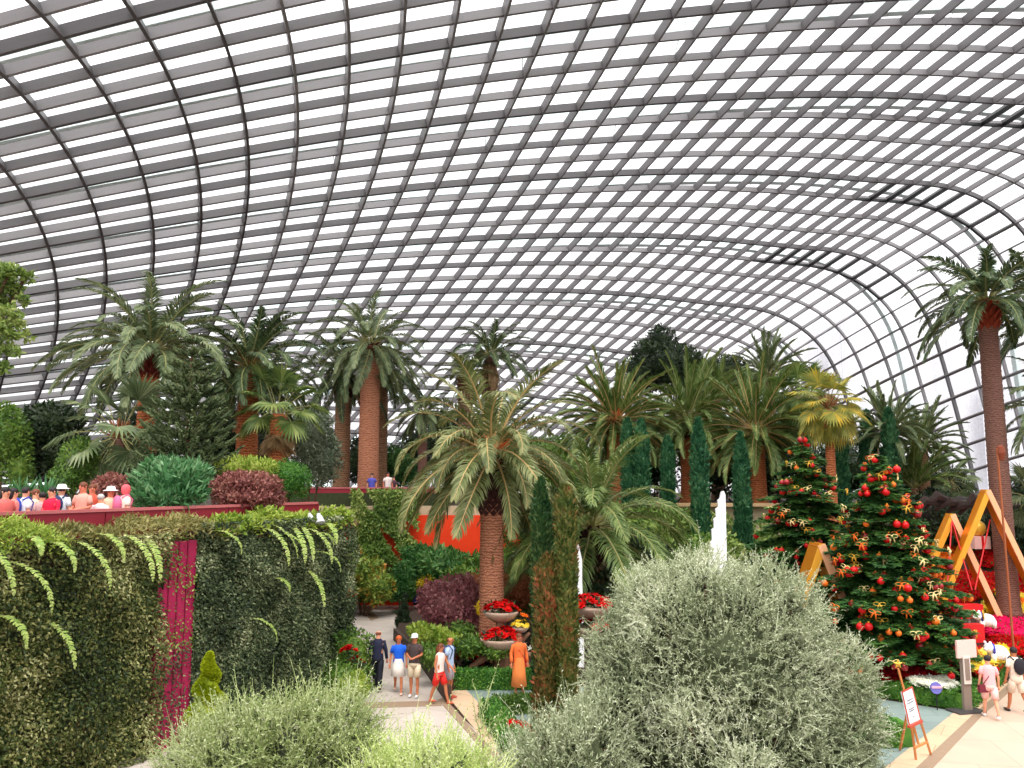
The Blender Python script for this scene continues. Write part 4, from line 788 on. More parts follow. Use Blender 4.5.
m = MB(); bedp = [gr(x, y)[:2] for x, y in ((396, 641), (424, 669), (446, 692), (535, 676), (640, 684), (640, 640), (560, 610), (440, 602), (400, 625))]; m.prism(bedp, -.02, .3); o = m.build('planting_bed', soil); tag(o, 'brown soil bed raised behind the dark edging in the middle', 'planting bed')
g = lambda px, py: tuple(gr(px, py, .3))
bush('shrub', 'plum-leaved round maple-like shrub left of the near palm trunk', [pxblob(455, 606, 28.5, 34, 24), pxblob(438, 600, 28.6, 20, 18), pxblob(470, 618, 28.2, 24, 20), pxblob(455, 590, 28.8, 22, 14)], 3800, .15, .09, M_plum, 'shrub', zmin=.3)
bush('shrub', 'reddish brown feathery shrub around the near palm trunk', [pxblob(490, 584, 30, 24, 14), pxblob(520, 590, 30, 18, 16), pxblob(478, 590, 29.6, 16, 12)], 2400, .16, .06, leafmat('redbrown_leaf', [(130, 66, 40), (176, 104, 66), (204, 146, 100)], .25), 'shrub', zmin=.3)
bush('ground_plant', 'lime green large-leaved low plant behind the man in the white cap', [pxblob(432, 636, 25.8, 16, 8), pxblob(447, 642, 25.4, 12, 7), pxblob(418, 632, 26, 10, 7)], 900, .17, .12, M_lime, 'plant', zmin=.25, up=.8, stem=False)
bush('ground_plant', 'mixed green low plants behind the walking couple', [pxblob(470, 645, 25.2, 18, 9), pxblob(430, 655, 24.6, 12, 12), pxblob(460, 630, 26.4, 14, 8), pxblob(495, 650, 25, 14, 8)], 1800, .13, .06, M_mid, 'plant', zmin=.25, stem=False)
bush('ground_plant', 'yellow-flowered plant left of the upper stone bowl', [pxblob(482, 608, 27, 6, 7)], 240, .1, .06, M_yellow, 'plant', zmin=.3)
for px, py, lab in ((468, 668, 'left of three, beside the man in light blue'), (480, 664, 'middle of three, behind the low hedge'), (498, 669, 'right of three, behind the low hedge')):
    poinsettia('red poinsettia clump, ' + lab, tuple(gr(px, py, .3)), .38, 22, .17, M_dred if px == 498 else M_red, .5)
o = empty('white_orchid', gr(500, 668, .3)); tag(o, 'white flowers on arching stems behind the low hedge', 'flowers'); mb = MB(); st = MB()
for k in range(5):
    x0 = -.5 + k * .25; Pq = np.array([(x0, 0, 0), (x0 + .05, 0, .5), (x0 + .25, 0, .72), (x0 + .45, 0, .62)]); st.tube(Pq, .012, 4); rosettes(mb, Pq[1:] + rng.normal(size=(3, 3)) * .03, np.tile([0, -1., .3], (3, 1)), .1, 5, layers=1)
st.build('stem', M_mid).parent = o; mb.build('flower_heads', M_white).parent = o
# stone bowls on driftwood
stone_p = plain('bowl_stone', (176, 150, 132), .8, noise=.25, scale=10); drift = plain('driftwood', (122, 88, 66), .9, noise=.4, scale=5, bump=.5)
def bowl(label, px, py, Y, rpx):
    c = at(px, py, Y); R = rpx * mpp(Y); o = empty('stone_bowl', c); tag(o, label, 'planter'); m = MB(); m.lathe((0, 0, 0), [(.02, -R * .5), (R * .5, -R * .5), (R * .85, -R * .28), (R * 1.02, -.02), (R * 1.02, .04), (R * .93, .04), (R * .9, -.03), (.02, -.05)], 20); m.build('bowl', stone_p, None, True).parent = o; return c, R
for px, py, Y, rp, lab, fm in ((501, 612, 25.6, 17, 'upper', M_red), (501, 639, 25.2, 20, 'lower', M_red)):
    c, R = bowl('%s stone bowl of red flowers in front of the near palm trunk' % lab, px, py, Y, rp); poinsettia('mound of red flowers filling the %s stone bowl' % lab, (c[0], c[1], c[2] - .02), R * .92, 30, .17, fm, .34)
c, R = bowl('small stone bowl of yellow and orange flowers right of the stacked stone bowls', 520, 628, 25.4, 8); poinsettia('yellow flowers in the small stone bowl', (c[0], c[1], c[2]), R, 14, .11, M_yellow, .25); poinsettia('orange flowers standing above the yellow flowers in the small bowl', (c[0], c[1] + .1, c[2] + .28), R * .8, 8, .11, M_orange, .22)
p = at(501, 625, 25.4); m = MB(); m.tube([(p[0], p[1], .3), (p[0] + .1, p[1], 1.0), (p[0] - .05, p[1], 1.5), (p[0], 25.6, 2.1)], [.3, .2, .14, .12], 10)
for x, y_, z in ((-1.1, -.3, .35), (1.2, -.2, .8), (.9, .3, 1.4), (-.8, .2, .9)): m.tube([(p[0], p[1], .9), (p[0] + x * .5, p[1] + y_ * .5, .6 + z * .3), (p[0] + x, p[1] + y_, z)], [.17, .12, .05], 8)
o = m.build('driftwood_stump', drift); tag(o, 'branching brown driftwood stump that carries the stone bowls', 'driftwood')
# far end of the path
for args in (('green shrub in front of the orange panels left of the near palm trunk', [pxblob(440, 568, 38.6, 26, 20), pxblob(465, 572, 38.4, 24, 18), pxblob(420, 562, 39, 16, 16)], 3600, .28, .13, M_bright), ('mid green shrub under the orange panels beside the near palm trunk', [pxblob(495, 570, 37, 26, 20), pxblob(470, 585, 35.5, 26, 14)], 2800, .26, .12, M_mid),
             ('low green shrub at the far end of the path right of the visitor in red', [pxblob(406, 580, 38.2, 16, 18), pxblob(398, 590, 38, 12, 10)], 2400, .17, .07, M_bright), ('green and orange-leaved shrub at the far end left of the visitor in red', [pxblob(365, 578, 37.5, 18, 20), pxblob(378, 588, 37, 16, 14), pxblob(352, 568, 38, 14, 20)], 2600, .24, .11, leafmat('green_orange', [(60, 94, 34), (108, 138, 54), (150, 164, 70), (214, 110, 40)], .2)),
             ('yellow-green bushes behind the near palm trunk on its right', [pxblob(530, 570, 34, 26, 20), pxblob(548, 590, 32, 26, 22), pxblob(520, 600, 31, 20, 16)], 5200, .16, .07, M_ivy3), ('light green bushes below the beige terrace wall', [pxblob(600, 530, 38, 40, 24), pxblob(655, 530, 38.4, 40, 22), pxblob(712, 535, 38, 30, 22), pxblob(700, 560, 34, 50, 24), pxblob(760, 545, 38, 30, 20)], 8000, .27, .12, M_ivy3),
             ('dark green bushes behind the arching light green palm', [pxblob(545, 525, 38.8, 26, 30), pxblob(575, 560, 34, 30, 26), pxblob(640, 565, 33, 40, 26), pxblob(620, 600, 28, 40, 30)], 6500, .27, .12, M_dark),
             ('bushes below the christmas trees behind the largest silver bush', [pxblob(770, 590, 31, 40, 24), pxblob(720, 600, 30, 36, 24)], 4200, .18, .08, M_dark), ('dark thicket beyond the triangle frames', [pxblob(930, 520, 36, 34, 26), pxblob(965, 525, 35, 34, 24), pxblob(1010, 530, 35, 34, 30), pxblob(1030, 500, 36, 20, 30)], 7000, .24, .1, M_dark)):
    bush('shrub', args[0], args[1], args[2], args[3], args[4], args[5], 'shrub', zmin=0)
o = bush('shrub', 'small orange-leaved plant in the terracotta pot at the left path edge', [pxblob(350, 594, 36.5, 6, 5)], 200, .1, .06, M_orange, 'plant', stem=False); c = gr(350, 603); m = MB(); m.lathe((c[0], c[1], 0), [(.2, 0), (.3, .45), (.34, .5), (.28, .5), (.26, .44), (.01, .42)], 16); o = m.build('terracotta_pot', plain('terracotta', (200, 88, 44), .8)); tag(o, 'terracotta pot at the left edge of the path near the far wall', 'pot')
c = gr(419, 601); o = empty('stone_rabbit', c); tag(o, 'small white stone figure beside the plum-leaved shrub at the path', 'garden figure'); m = MB(); m.ball((0, 0, .35), (.32, .28, .36), 12); m.ball((.03, -.08, .85), (.2, .2, .22), 12)
for s in (-1, 1): m.tube([(s * .08, 0, 1.0), (s * .12, .02, 1.25)], [.05, .03], 6)
m.build('body', plain('white_stone', (236, 230, 222), .7), None, True).parent = o
bush('shrub', 'yellow-orange rounded plant behind the white stone figure', [pxblob(427, 584, 38, 10, 8)], 700, .12, .06, M_yellow, 'plant', zmin=0)
# topiary creature with upright tail beside the path
c = gr(403, 629); o = empty('topiary', c); tag(o, 'dark green clipped topiary creature with a curled neck at the path corner', 'topiary'); mb = MB()
tb = [((0, 0, .3), (.34, .3, .32)), ((.0, 0, .66), (.25, .22, .25)), ((.04, 0, .95), (.15, .14, .2)), ((.02, 0, 1.22), (.1, .1, .18)), ((.07, 0, 1.38), (.11, .09, .08)), ((-.3, 0, .68), (.17, .06, .06))]
leafcloud(mb, tb, 3000, .07, .04, core=.8); mb.build('foliage', M_dark).parent = o

# ------------------------------------------------------------------ red flower slope on the right
Y0s, Z0s, SL = 25.5, .3, .3
def slope(px, py):
    d = ray(px, py); t = (Z0s - SL * Y0s - CAMZ) / (d[2] - SL * d[1]); return np.array([0, 0, CAMZ]) + d * t
mp_ = [(11.4, 25.2), (60, 25.2), (60, 36.5), (13.0, 36.5)]
m = MB(); zz = lambda y: Z0s + SL * (y - Y0s); m.add([(x, y, zz(y) - .03) for x, y in mp_] + [(x, y, -.1) for x, y in mp_], [[0, 1, 2, 3], [4, 7, 6, 5], [0, 4, 5, 1], [1, 5, 6, 2], [2, 6, 7, 3], [3, 7, 4, 0]])
o = m.build('planting_mound', soil); tag(o, 'sloping soil mound under the red flower beds at the right', 'planting bed')
m = MB(); hh = lambda px, py, dx, dy: (gr(px, py)[0] + dx, gr(px, py)[1] + dy); m.prism([hh(800, 682, 0, .35), hh(862, 692, 0, .35), hh(962, 709, -.35, .4), hh(1012, 668, -.45, .1), hh(1012, 668, -.5, 1.2), (11.4, 27), (8.5, 27.5)], -.1, .4); o = m.build('planting_bed', soil); tag(o, 'raised soil bed behind the long hedge under the front christmas tree', 'planting bed')
def inpoly(P, poly):
    x, y = P[:, 0], P[:, 1]; c = np.zeros(len(P), bool); n = len(poly)
    for k in range(n):
        (x1, y1), (x2, y2) = poly[k], poly[(k + 1) % n]; c ^= ((y1 > y) != (y2 > y)) & (x < (x2 - x1) * (y - y1) / (y2 - y1 + 1e-12) + x1)
    return c
def carpet(label, pxpoly, n, L, mat, h=.14, sl=True, zf=.05):
    poly = [(slope(*p) if sl else gr(p[0], p[1], zf + h))[:2] for p in pxpoly]; A = np.array(poly); lo, hi = A.min(0), A.max(0); r = rng; P = []; 
    while sum(map(len, P)) < n: q = r.uniform(lo, hi, (n * 2, 2)); P.append(q[inpoly(q, poly)])
    q = np.concatenate(P)[:n]; z = (zz(q[:, 1]) if sl else zf + 0 * q[:, 0]) + h * r.uniform(.6, 1.1, n); z0 = float(z.min()); o = empty('flower_carpet', (A[:, 0].mean(), A[:, 1].mean(), z0 - h)); tag(o, label, 'flower bed', kind='stuff')
    mb = MB(); rosettes(mb, np.c_[q, z] - np.array(o.location), np.tile([0, -.3, 1.], (n, 1)) + r.normal(size=(n, 3)) * .25, L, 6, layers=1); mb.build('flower_heads', mat).parent = o
    m_ = n; q2 = q + r.normal(size=(n, 2)) * .05; P = np.c_[q2, z - h * .5] - np.array(o.location); mb = MB(); mb.leaves(P, rdir(n, r) + np.array([0, 0, .4]), rdir(n, r), L * 1.1, L * .5); mb.build('foliage', M_mid).parent = o
carpet('magenta flower band across the slope at the right picture edge', [(982, 622), (1005, 620), (1060, 618), (1060, 646), (1010, 640), (978, 636)], 1500, .16, M_magenta)
carpet('red flower band below the magenta flowers at the right picture edge', [(990, 640), (1010, 641), (1060, 647), (1060, 662), (1020, 658), (992, 652)], 900, .16, M_red)
carpet('yellow flower band above the magenta flowers', [(984, 606), (1000, 605), (1060, 614), (1060, 618), (1005, 619), (984, 616)], 900, .13, M_yellow)
carpet('orange flower band beside the yellow ones on the slope', [(1000, 600), (1020, 603), (1060, 611), (1060, 615), (1000, 605)], 500, .13, M_orange)
carpet('second yellow flower band higher on the slope at the right edge', [(994, 594), (1060, 600), (1060, 606), (1000, 600)], 500, .13, M_yellow)
carpet('red flowers high on the slope under the large triangle frame', [(925, 570), (970, 575), (1060, 580), (1060, 600), (990, 595), (960, 610), (930, 610)], 2600, .17, M_red)
carpet('orange and gold flowers right of the front christmas tree top half', [(925, 545), (955, 545), (955, 585), (925, 585)], 900, .16, M_orange)
carpet('bright red flowers at the foot of the tall right-hand palm', [(975, 550), (1012, 552), (1016, 566), (985, 570)], 600, .2, M_red)
carpet('red flower field between the christmas tree and the plaza hedge', [(928, 640), (960, 628), (985, 640), (1000, 662), (985, 676), (950, 664)], 2400, .17, M_red, sl=False, h=.25, zf=.4)
carpet('pale yellow flower band behind the woman in pink', [(965, 656), (1000, 645), (1014, 652), (990, 664), (972, 668)], 900, .13, M_yellow, sl=False, h=.3, zf=.5)
carpet('deep red poinsettias at the foot of the front christmas tree', [(855, 658), (900, 652), (955, 657), (950, 674), (890, 677), (850, 674)], 1500, .2, M_dred, sl=False, h=.2, zf=.4)
carpet('white and cream flowers behind the hedge at the foot of the front christmas tree', [(905, 677), (945, 677), (958, 684), (950, 687), (915, 683)], 700, .11, M_white, sl=False, h=.14, zf=.42)
carpet('red flowers below the rear christmas tree', [(745, 560), (790, 560), (800, 600), (750, 600)], 700, .2, M_red, sl=False, h=.3)
for px, py, R, lab in ((590, 603, .55, 'upper of the two red flower mounds beside the white sail-like shard'), (596, 624, .6, 'lower of the two red flower mounds, nearer the silver bush')):
    c, R2 = bowl('stone bowl under the %s' % lab, px, py + 4, 22, R / mpp(22)); poinsettia(lab, (c[0], c[1], c[2]), R, 44, .17, M_red, .3)
poinsettia('red poinsettia clump inside the lower clipped hedge', gr(518, 742), .42, 22, .19, M_red, .45)
poinsettia('red and yellow flowers at the bottom under the largest silver bush', at(590, 760, 12.2), .2, 12, .12, M_red, .2)
poinsettia('round dark red clump beside the small round sign', gr(950, 704), .3, 22, .14, M_dred, .4)
c = at(936, 688, 22.3); o = empty('round_sign', (c[0], c[1], 0)); tag(o, 'small round blue and pink striped sign behind the right hedge', 'sign'); m = MB(); m.tube([(0, -.03, c[2]), (0, .03, c[2])], .15, 20); m.build('disc', plain('sign_blue', (110, 110, 190), .5)).parent = o
m = MB(); m.box((0, -.04, c[2] + .03), (.27, .02, .06)); m.build('stripe', plain('sign_pink', (226, 170, 190), .5)).parent = o; m = MB(); m.tube([(0, 0, 0), (0, 0, c[2] - .13)], .015, 6); m.build('pole', MATS['lamp_black']).parent = o

# ------------------------------------------------------------------ triangle frames, shards, boxes, signs
peach = plain('frame_peach', (250, 182, 136), .45, noise=.05); goldm = plain('frame_gold', (232, 140, 30), .3, metal=.55); gold2 = plain('frame_bright_gold', (246, 176, 60), .3, metal=.35)
def aframe(label, ap, lf, rf, Y, w=.18, d=.34, rot=0):
    A = at(*ap, Y); Lp = at(*lf, Y); Rp = at(*rf, Y); o = empty('triangle_frame', ((Lp[0] + Rp[0]) / 2, Y, min(Lp[2], Rp[2]))); tag(o, label, 'frame'); b = np.array(o.location)
    for q, P in enumerate((Lp, Rp)):
        m = MB(); u = nrm(A - P); e_ = np.array([0, -.012 * q, 0]); m.beam(P - b + e_, A - b + u * w * .3 + e_, w, d + .006 * q, (u[2], 0, -u[0])); lg = m.build('leg', goldm); lg.parent = o
        m = MB(); f = np.array([0, -d / 2 - .03 - .02 * q, 0]); m.beam(P - b + f, A - b + u * w * .3 + f, w * 1.04, .05, (u[2], 0, -u[0])); m.build('front_face', peach if q else gold2).parent = lg
aframe('tall gold and peach triangle frame standing in front of the tall right-hand palm', (985, 492), (936, 612), (1043, 612), 28.4)
aframe('smaller gold and peach triangle frame left of the tall one', (950, 516), (922, 580), (996, 616), 28.9, .19)
aframe('gold triangle frame leg showing between the silver bush and the front christmas tree', (817, 546), (797, 606), (842, 610), 26.2, .24, .8)
white_m = plain('shard_white', (238, 236, 238), .5)
def shard(label, px, Y, depth=.12):
    c = np.array([at(x, y, Y) for x, y in px]); b = np.array([c[:, 0].mean(), Y, 0.0]); o = empty('shard_sculpture', b); tag(o, label, 'sculpture'); pl = c[:, [0, 2]] - b[[0, 2]]; n = len(pl)
    from mathutils.geometry import tessellate_polygon
    T = [list(t) for t in tessellate_polygon([[Vector((p[0], p[1], 0)) for p in pl]])]; V = np.concatenate([np.c_[pl[:, 0], np.full(n, -depth / 2), pl[:, 1]], np.c_[pl[:, 0], np.full(n, depth / 2), pl[:, 1]]])
    m = MB(); m.add(V, [[k, (k + 1) % n, n + (k + 1) % n, n + k] for k in range(n)], T + [[t[0] + n, t[2] + n, t[1] + n] for t in T]); m.build('blade', white_m).parent = o
    x0, x1 = pl[:, 0].min(), pl[:, 0].max(); m = MB(); zb_ = pl[:, 1].min(); m.box(((x0 + x1) / 2, 0, zb_ / 2), (.3, .1, zb_)) ; m.build('post', white_m).parent = o
shard('tall white pointed shard with a saw-toothed left edge above the silver bush', [(727, 590), (725, 495), (723.5, 491), (721, 492), (719.5, 499), (717.5, 500), (718, 507), (715.5, 509), (716, 517), (713.5, 519), (714, 528), (711.5, 530), (712, 540), (710, 543), (711, 555), (708.5, 558), (709, 590)], 24)
shard('narrow curved white shard left of the arching light green palm', [(583, 606), (582, 580), (582, 560), (579, 546), (576, 540), (577, 550), (574, 556), (577, 566), (575, 575), (578, 590), (577, 606)], 26)
red_b = plain('box_red', (206, 16, 22), .45, noise=.08)
for px, py, w, h, Y, lab in ((969, 633, 26, 17, 25.0, 'red sign board above the grey sign post'), (969, 611, 24, 13, 27.2, 'smaller red board behind and above the first red board')):
    c = at(px, py, Y); k = mpp(Y); o = empty('red_board', (c[0], Y, 0.3)); tag(o, lab, 'sign board'); m = MB(); m.box((0, 0, c[2] - .3), (w * k, .3, h * k), .12); m.build('panel', red_b).parent = o
    m = MB(); m.tube([(0, .05, 0), (0, .05, c[2] - .3)], .05, 8); m.build('pole', MATS['lamp_grey']).parent = o
# grey sign post with base plate
c = gr(966, 712); o = empty('sign_post', c); tag(o, 'grey sign post on a dark base plate at the corner of the right hedge', 'sign post'); k = mpp(21)
m = MB(); m.box((0, 0, .03), (.85, .5, .06), .25); m.build('base', plain('base_dark', (72, 68, 70), .5)).parent = o
m = MB(); m.box((.05, 0, .78), (.24, .09, 1.5), .25); m.build('post', plain('post_grey', (140, 124, 112), .5)).parent = o
m = MB(); m.box((.1, -.02, 1.64), (.62, .06, .46), .25); m.build('header_panel', plain('panel_pink', (236, 196, 186), .5)).parent = o
m = MB(); m.box((.06, -.08, 1.1), (.22, .03, .72), .25); m.build('notice_frame', plain('panel_white', (226, 214, 204), .5)).parent = o
m = MB(); m.box((.06, -.1, 1.12), (.15, .012, .56), .25); m.build('notice', MATS['post_grey']).parent = o
# easel with white notice
def easel():
    Y = 17.5; base = at(914, 757, Y); base[2] = 0; o = empty('easel', base); tag(o, 'orange wooden easel holding a tilted white notice at the lower right', 'easel'); q = lambda x, y, Yy: at(x, y, Yy) - base; wood = plain('easel_wood', (206, 128, 70), .5, noise=.15)
    def stick(n, a, b, r_=.022, mt=wood): m = MB(); m.beam(a, b, r_ * 2, r_ * 1.6, (0, 1, 0)); m.build(n, mt).parent = o
    f = lambda x, y: gr(x, y) - base
    stick('leg', f(916, 760), q(908, 700, 17.6)); stick('leg', f(931, 755), q(914, 700, 17.75)); stick('leg', f(900, 750), q(909, 704, 17.8)); stick('mast', q(918.5, 744, 17.7), q(898, 668, 17.75)); stick('crossbar', q(914.5, 748, 17.45), q(927, 742, 17.7)); stick('ledge', q(908.5, 727, 17.3), q(921.5, 721, 17.6), .03, plain('ledge_red', (190, 70, 50), .5))
    a, b_, c_, d = q(902, 692, 17.5), q(912, 687, 17.75), q(920.5, 720, 17.7), q(909.5, 725.5, 17.38); n = nrm(np.cross(b_ - a, d - a)); n = n * (-1 if n[1] > 0 else 1)
    m = MB(); m.add([a, b_, c_, d] + [x - n * .03 for x in (a, b_, c_, d)], [[0, 1, 2, 3], [7, 6, 5, 4], [0, 4, 5, 1], [1, 5, 6, 2], [2, 6, 7, 3], [3, 7, 4, 0]]); bd = m.build('notice_board', plain('board_white', (246, 244, 246), .4)); bd.parent = o
    m = MB(); m2 = MB(); L = lambda u, v: a + (b_ - a) * u + (d - a) * v + n * .008
    for v, u0, u1 in ((.30, .22, .82), (.38, .18, .86), (.56, .2, .8), (.62, .24, .72), (.8, .45, .62)):
        m.add([L(u0, v), L(u1, v), L(u1, v + .028), L(u0, v + .028)], [[0, 1, 2, 3]])
    m.build('text_lines', plain('ink_grey', (110, 110, 118), .6)).parent = o
    e0, e1 = a + n * .002, b_ + n * .002
    for p0, p1 in ((a, b_), (b_, c_), (c_, d), (d, a)): m2.beam(p0 + n * .003, p1 + n * .003, .014, .03, n)
    m2.build('board_rim', MATS['ledge_red']).parent = o
    # little gold star at the top of the mast
    s = MB(); c0 = q(898, 664, 17.75); a_ = np.arange(10) * PI / 5 + PI / 2; rr = np.where(np.arange(10) % 2 == 0, .11, .05); V = np.concatenate([[c0 + np.array([0, -.03, 0])], [c0 + np.array([0, .03, 0])], c0 + np.stack([rr * np.cos(a_), 0 * a_, rr * np.sin(a_)], 1)]); T = []
    for k in range(10): T += [[0, 2 + k, 2 + (k + 1) % 10], [1, 2 + (k + 1) % 10, 2 + k]]
    s.add(V, None, T); s.build('star', MGOLD).parent = o
easel()
# white bear-like snow figures on the slope
wh = plain('fur_white', (244, 240, 240), .8); bl = plain('scarf_blue', (60, 60, 170), .7)
for px, py, Y, lab in ((986, 618, 27, 'white rounded animal figure with a blue scarf, upper one on the slope'), (998, 650, 24.6, 'white rounded animal figure with a blue scarf, lower one behind the woman in pink')):
    c = at(px, py, Y); o = empty('bear_figure', c - np.array([0, 0, .3])); tag(o, lab, 'figure'); o.scale = (.78,) * 3; m = MB(); m.ball((0, 0, .3), (.38, .26, .27), 14); m.ball((-.38, -.06, .48), (.2, .19, .18), 12); m.ball((-.54, -.12, .44), (.09, .08, .07), 8); m.ball((-.32, -.06, .66), .06, 8); m.ball((-.44, .08, .66), .06, 8)
    for x in (-.24, .24):
        for y_ in (-.12, .12): m.tube([(x, y_, .3), (x * 1.1, y_, .0)], [.11, .09], 8)
    m.build('body', wh, None, True).parent = o; m = MB(); a = np.linspace(0, 2 * PI, 14); m.tube(np.stack([-.22 + .05 * np.cos(a), -.03 + .2 * np.cos(a), .42 + .19 * np.sin(a)], 1), .05, 6); m.build('scarf', bl).parent = o
# white gift box, red ropes, lamp pole
c = at(978, 540, 29.6); o = empty('gift_box', c - np.array([0, 0, .3])); tag(o, 'pale pink gift box with red ribbon and round gold top beside the tall right-hand palm', 'gift box'); m = MB(); m.box((0, 0, .22), (.62, .5, .45), .1); m.build('box', plain('gift_pink', (240, 196, 190), .6)).parent = o; m = MB(); m.box((0, 0, .225), (.09, .52, .47), .1); m.build('ribbon', red_b).parent = o; m = MB(); m.ball((0, 0, .72), (.3, .28, .3), 14); m.build('gold_top', MGOLD, None, True).parent = o
o = empty('lamp_pole', (at(1007, 560, 26.5)[0], 26.5, .6)); tag(o, 'thin orange pole with a lantern head behind the tall triangle frame', 'lamp pole'); zt = at(1005, 448, 26.5)[2] - .6; m = MB(); m.tube([(0, 0, 0), (-.05, 0, zt)], .035, 8); m.build('pole', plain('pole_orange', (160, 88, 52), .5)).parent = o
m = MB(); m.lathe((.06, 0, zt - .1), [(.02, .2), (.12, .14), (.14, -.06), (.08, -.3), (.02, -.32)], 10); m.build('lantern', plain('lantern_brown', (130, 60, 34), .6)).parent = o
o = empty('rope_swing', at(960, 590, 27.6)); tag(o, 'thin red ropes hanging inside the smaller triangle frame', 'ropes'); m = MB()
for a, b_ in (((952, 520), (947, 590)), ((952, 520), (972, 590)), ((990, 520), (975, 590))): m.tube([at(*a, 28.7) - np.array(o.location), at(*b_, 27.8) - np.array(o.location)], .025, 5)
m.build('rope', red_b).parent = o
m = MB(); pts_ = [(940, 506), (955, 498), (975, 494), (1000, 500)]
for q in range(7): x0 = 925 + q * 12; m.tube([at(x0 - 14, 512 - 3 * math.sin(q), 33), at(x0, 500 - 5 * math.sin(q * 1.7), 32.5), at(x0 + 22, 505, 33)], [.08, .2, .08], 7)
o = m.build('driftwood_pile', plain('dark_wood', (74, 60, 56), .9, noise=.4, scale=4)); tag(o, 'dark tangle of weathered wood behind the triangle frames', 'driftwood')
for px, rr, lab in ((935, .3, 'dark rounded rock under the pale fan palm, left'), (962, .4, 'dark rounded rock behind the smaller triangle frame')):
    c = at(px, 520, 33); c = at(px, 512, 35.5); m = MB(); m.ball(c, (.8, .6, .7), 14); o = m.build('rock', plain('dark_rock', (62, 52, 50), .9, noise=.4, bump=.6)); tag(o, lab, 'rock')

# far towers outside the glass
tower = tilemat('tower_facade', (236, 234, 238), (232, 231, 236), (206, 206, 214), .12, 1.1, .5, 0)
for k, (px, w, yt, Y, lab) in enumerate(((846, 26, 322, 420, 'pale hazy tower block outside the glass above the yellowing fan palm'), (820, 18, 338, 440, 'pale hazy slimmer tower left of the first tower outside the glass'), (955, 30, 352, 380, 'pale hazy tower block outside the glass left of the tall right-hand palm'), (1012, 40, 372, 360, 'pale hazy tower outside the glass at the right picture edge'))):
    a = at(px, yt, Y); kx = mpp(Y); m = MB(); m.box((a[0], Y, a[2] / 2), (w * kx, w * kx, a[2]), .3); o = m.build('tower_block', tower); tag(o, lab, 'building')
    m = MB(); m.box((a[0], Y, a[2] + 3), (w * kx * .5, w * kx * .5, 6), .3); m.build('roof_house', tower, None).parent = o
# ------------------------------------------------------------------ people
def skinobj(name, V, E_, R, mat, parent, sub=1, root=0):
    me = bpy.data.meshes.new(name); me.from_pydata([tuple(float(x) for x in v) for v in V], E_, []); me.materials.append(mat); o = bpy.data.objects.new(name, me); col.objects.link(o)
    md = o.modifiers.new('Skin', 'SKIN'); md.use_smooth_shade = True
    for k, sv in enumerate(me.skin_vertices[0].data): r = R[k]; sv.radius = (r, r) if not hasattr(r, '__len__') else r; sv.use_root = (k == root)
    if sub: s = o.modifiers.new('Subsurf', 'SUBSURF'); s.levels = sub; s.render_levels = sub
    if parent is not None: o.parent = parent
    return o
def cl(name, c, rough=.8): return plain('cloth_' + name, c, rough, noise=.06, scale=6)
SKIN = {'light': plain('skin_light', (226, 160, 128), .6), 'tan': plain('skin_tan', (190, 116, 80), .6), 'red': plain('skin_rosy', (220, 128, 100), .6)}
HAIR = {'dark': plain('hair_dark', (34, 22, 22), .6), 'brown': plain('hair_brown', (110, 58, 34), .6), 'red': plain('hair_red', (190, 86, 40), .6), 'grey': plain('hair_grey', (190, 184, 180), .6), 'white': plain('hair_white', (226, 220, 214), .6)}
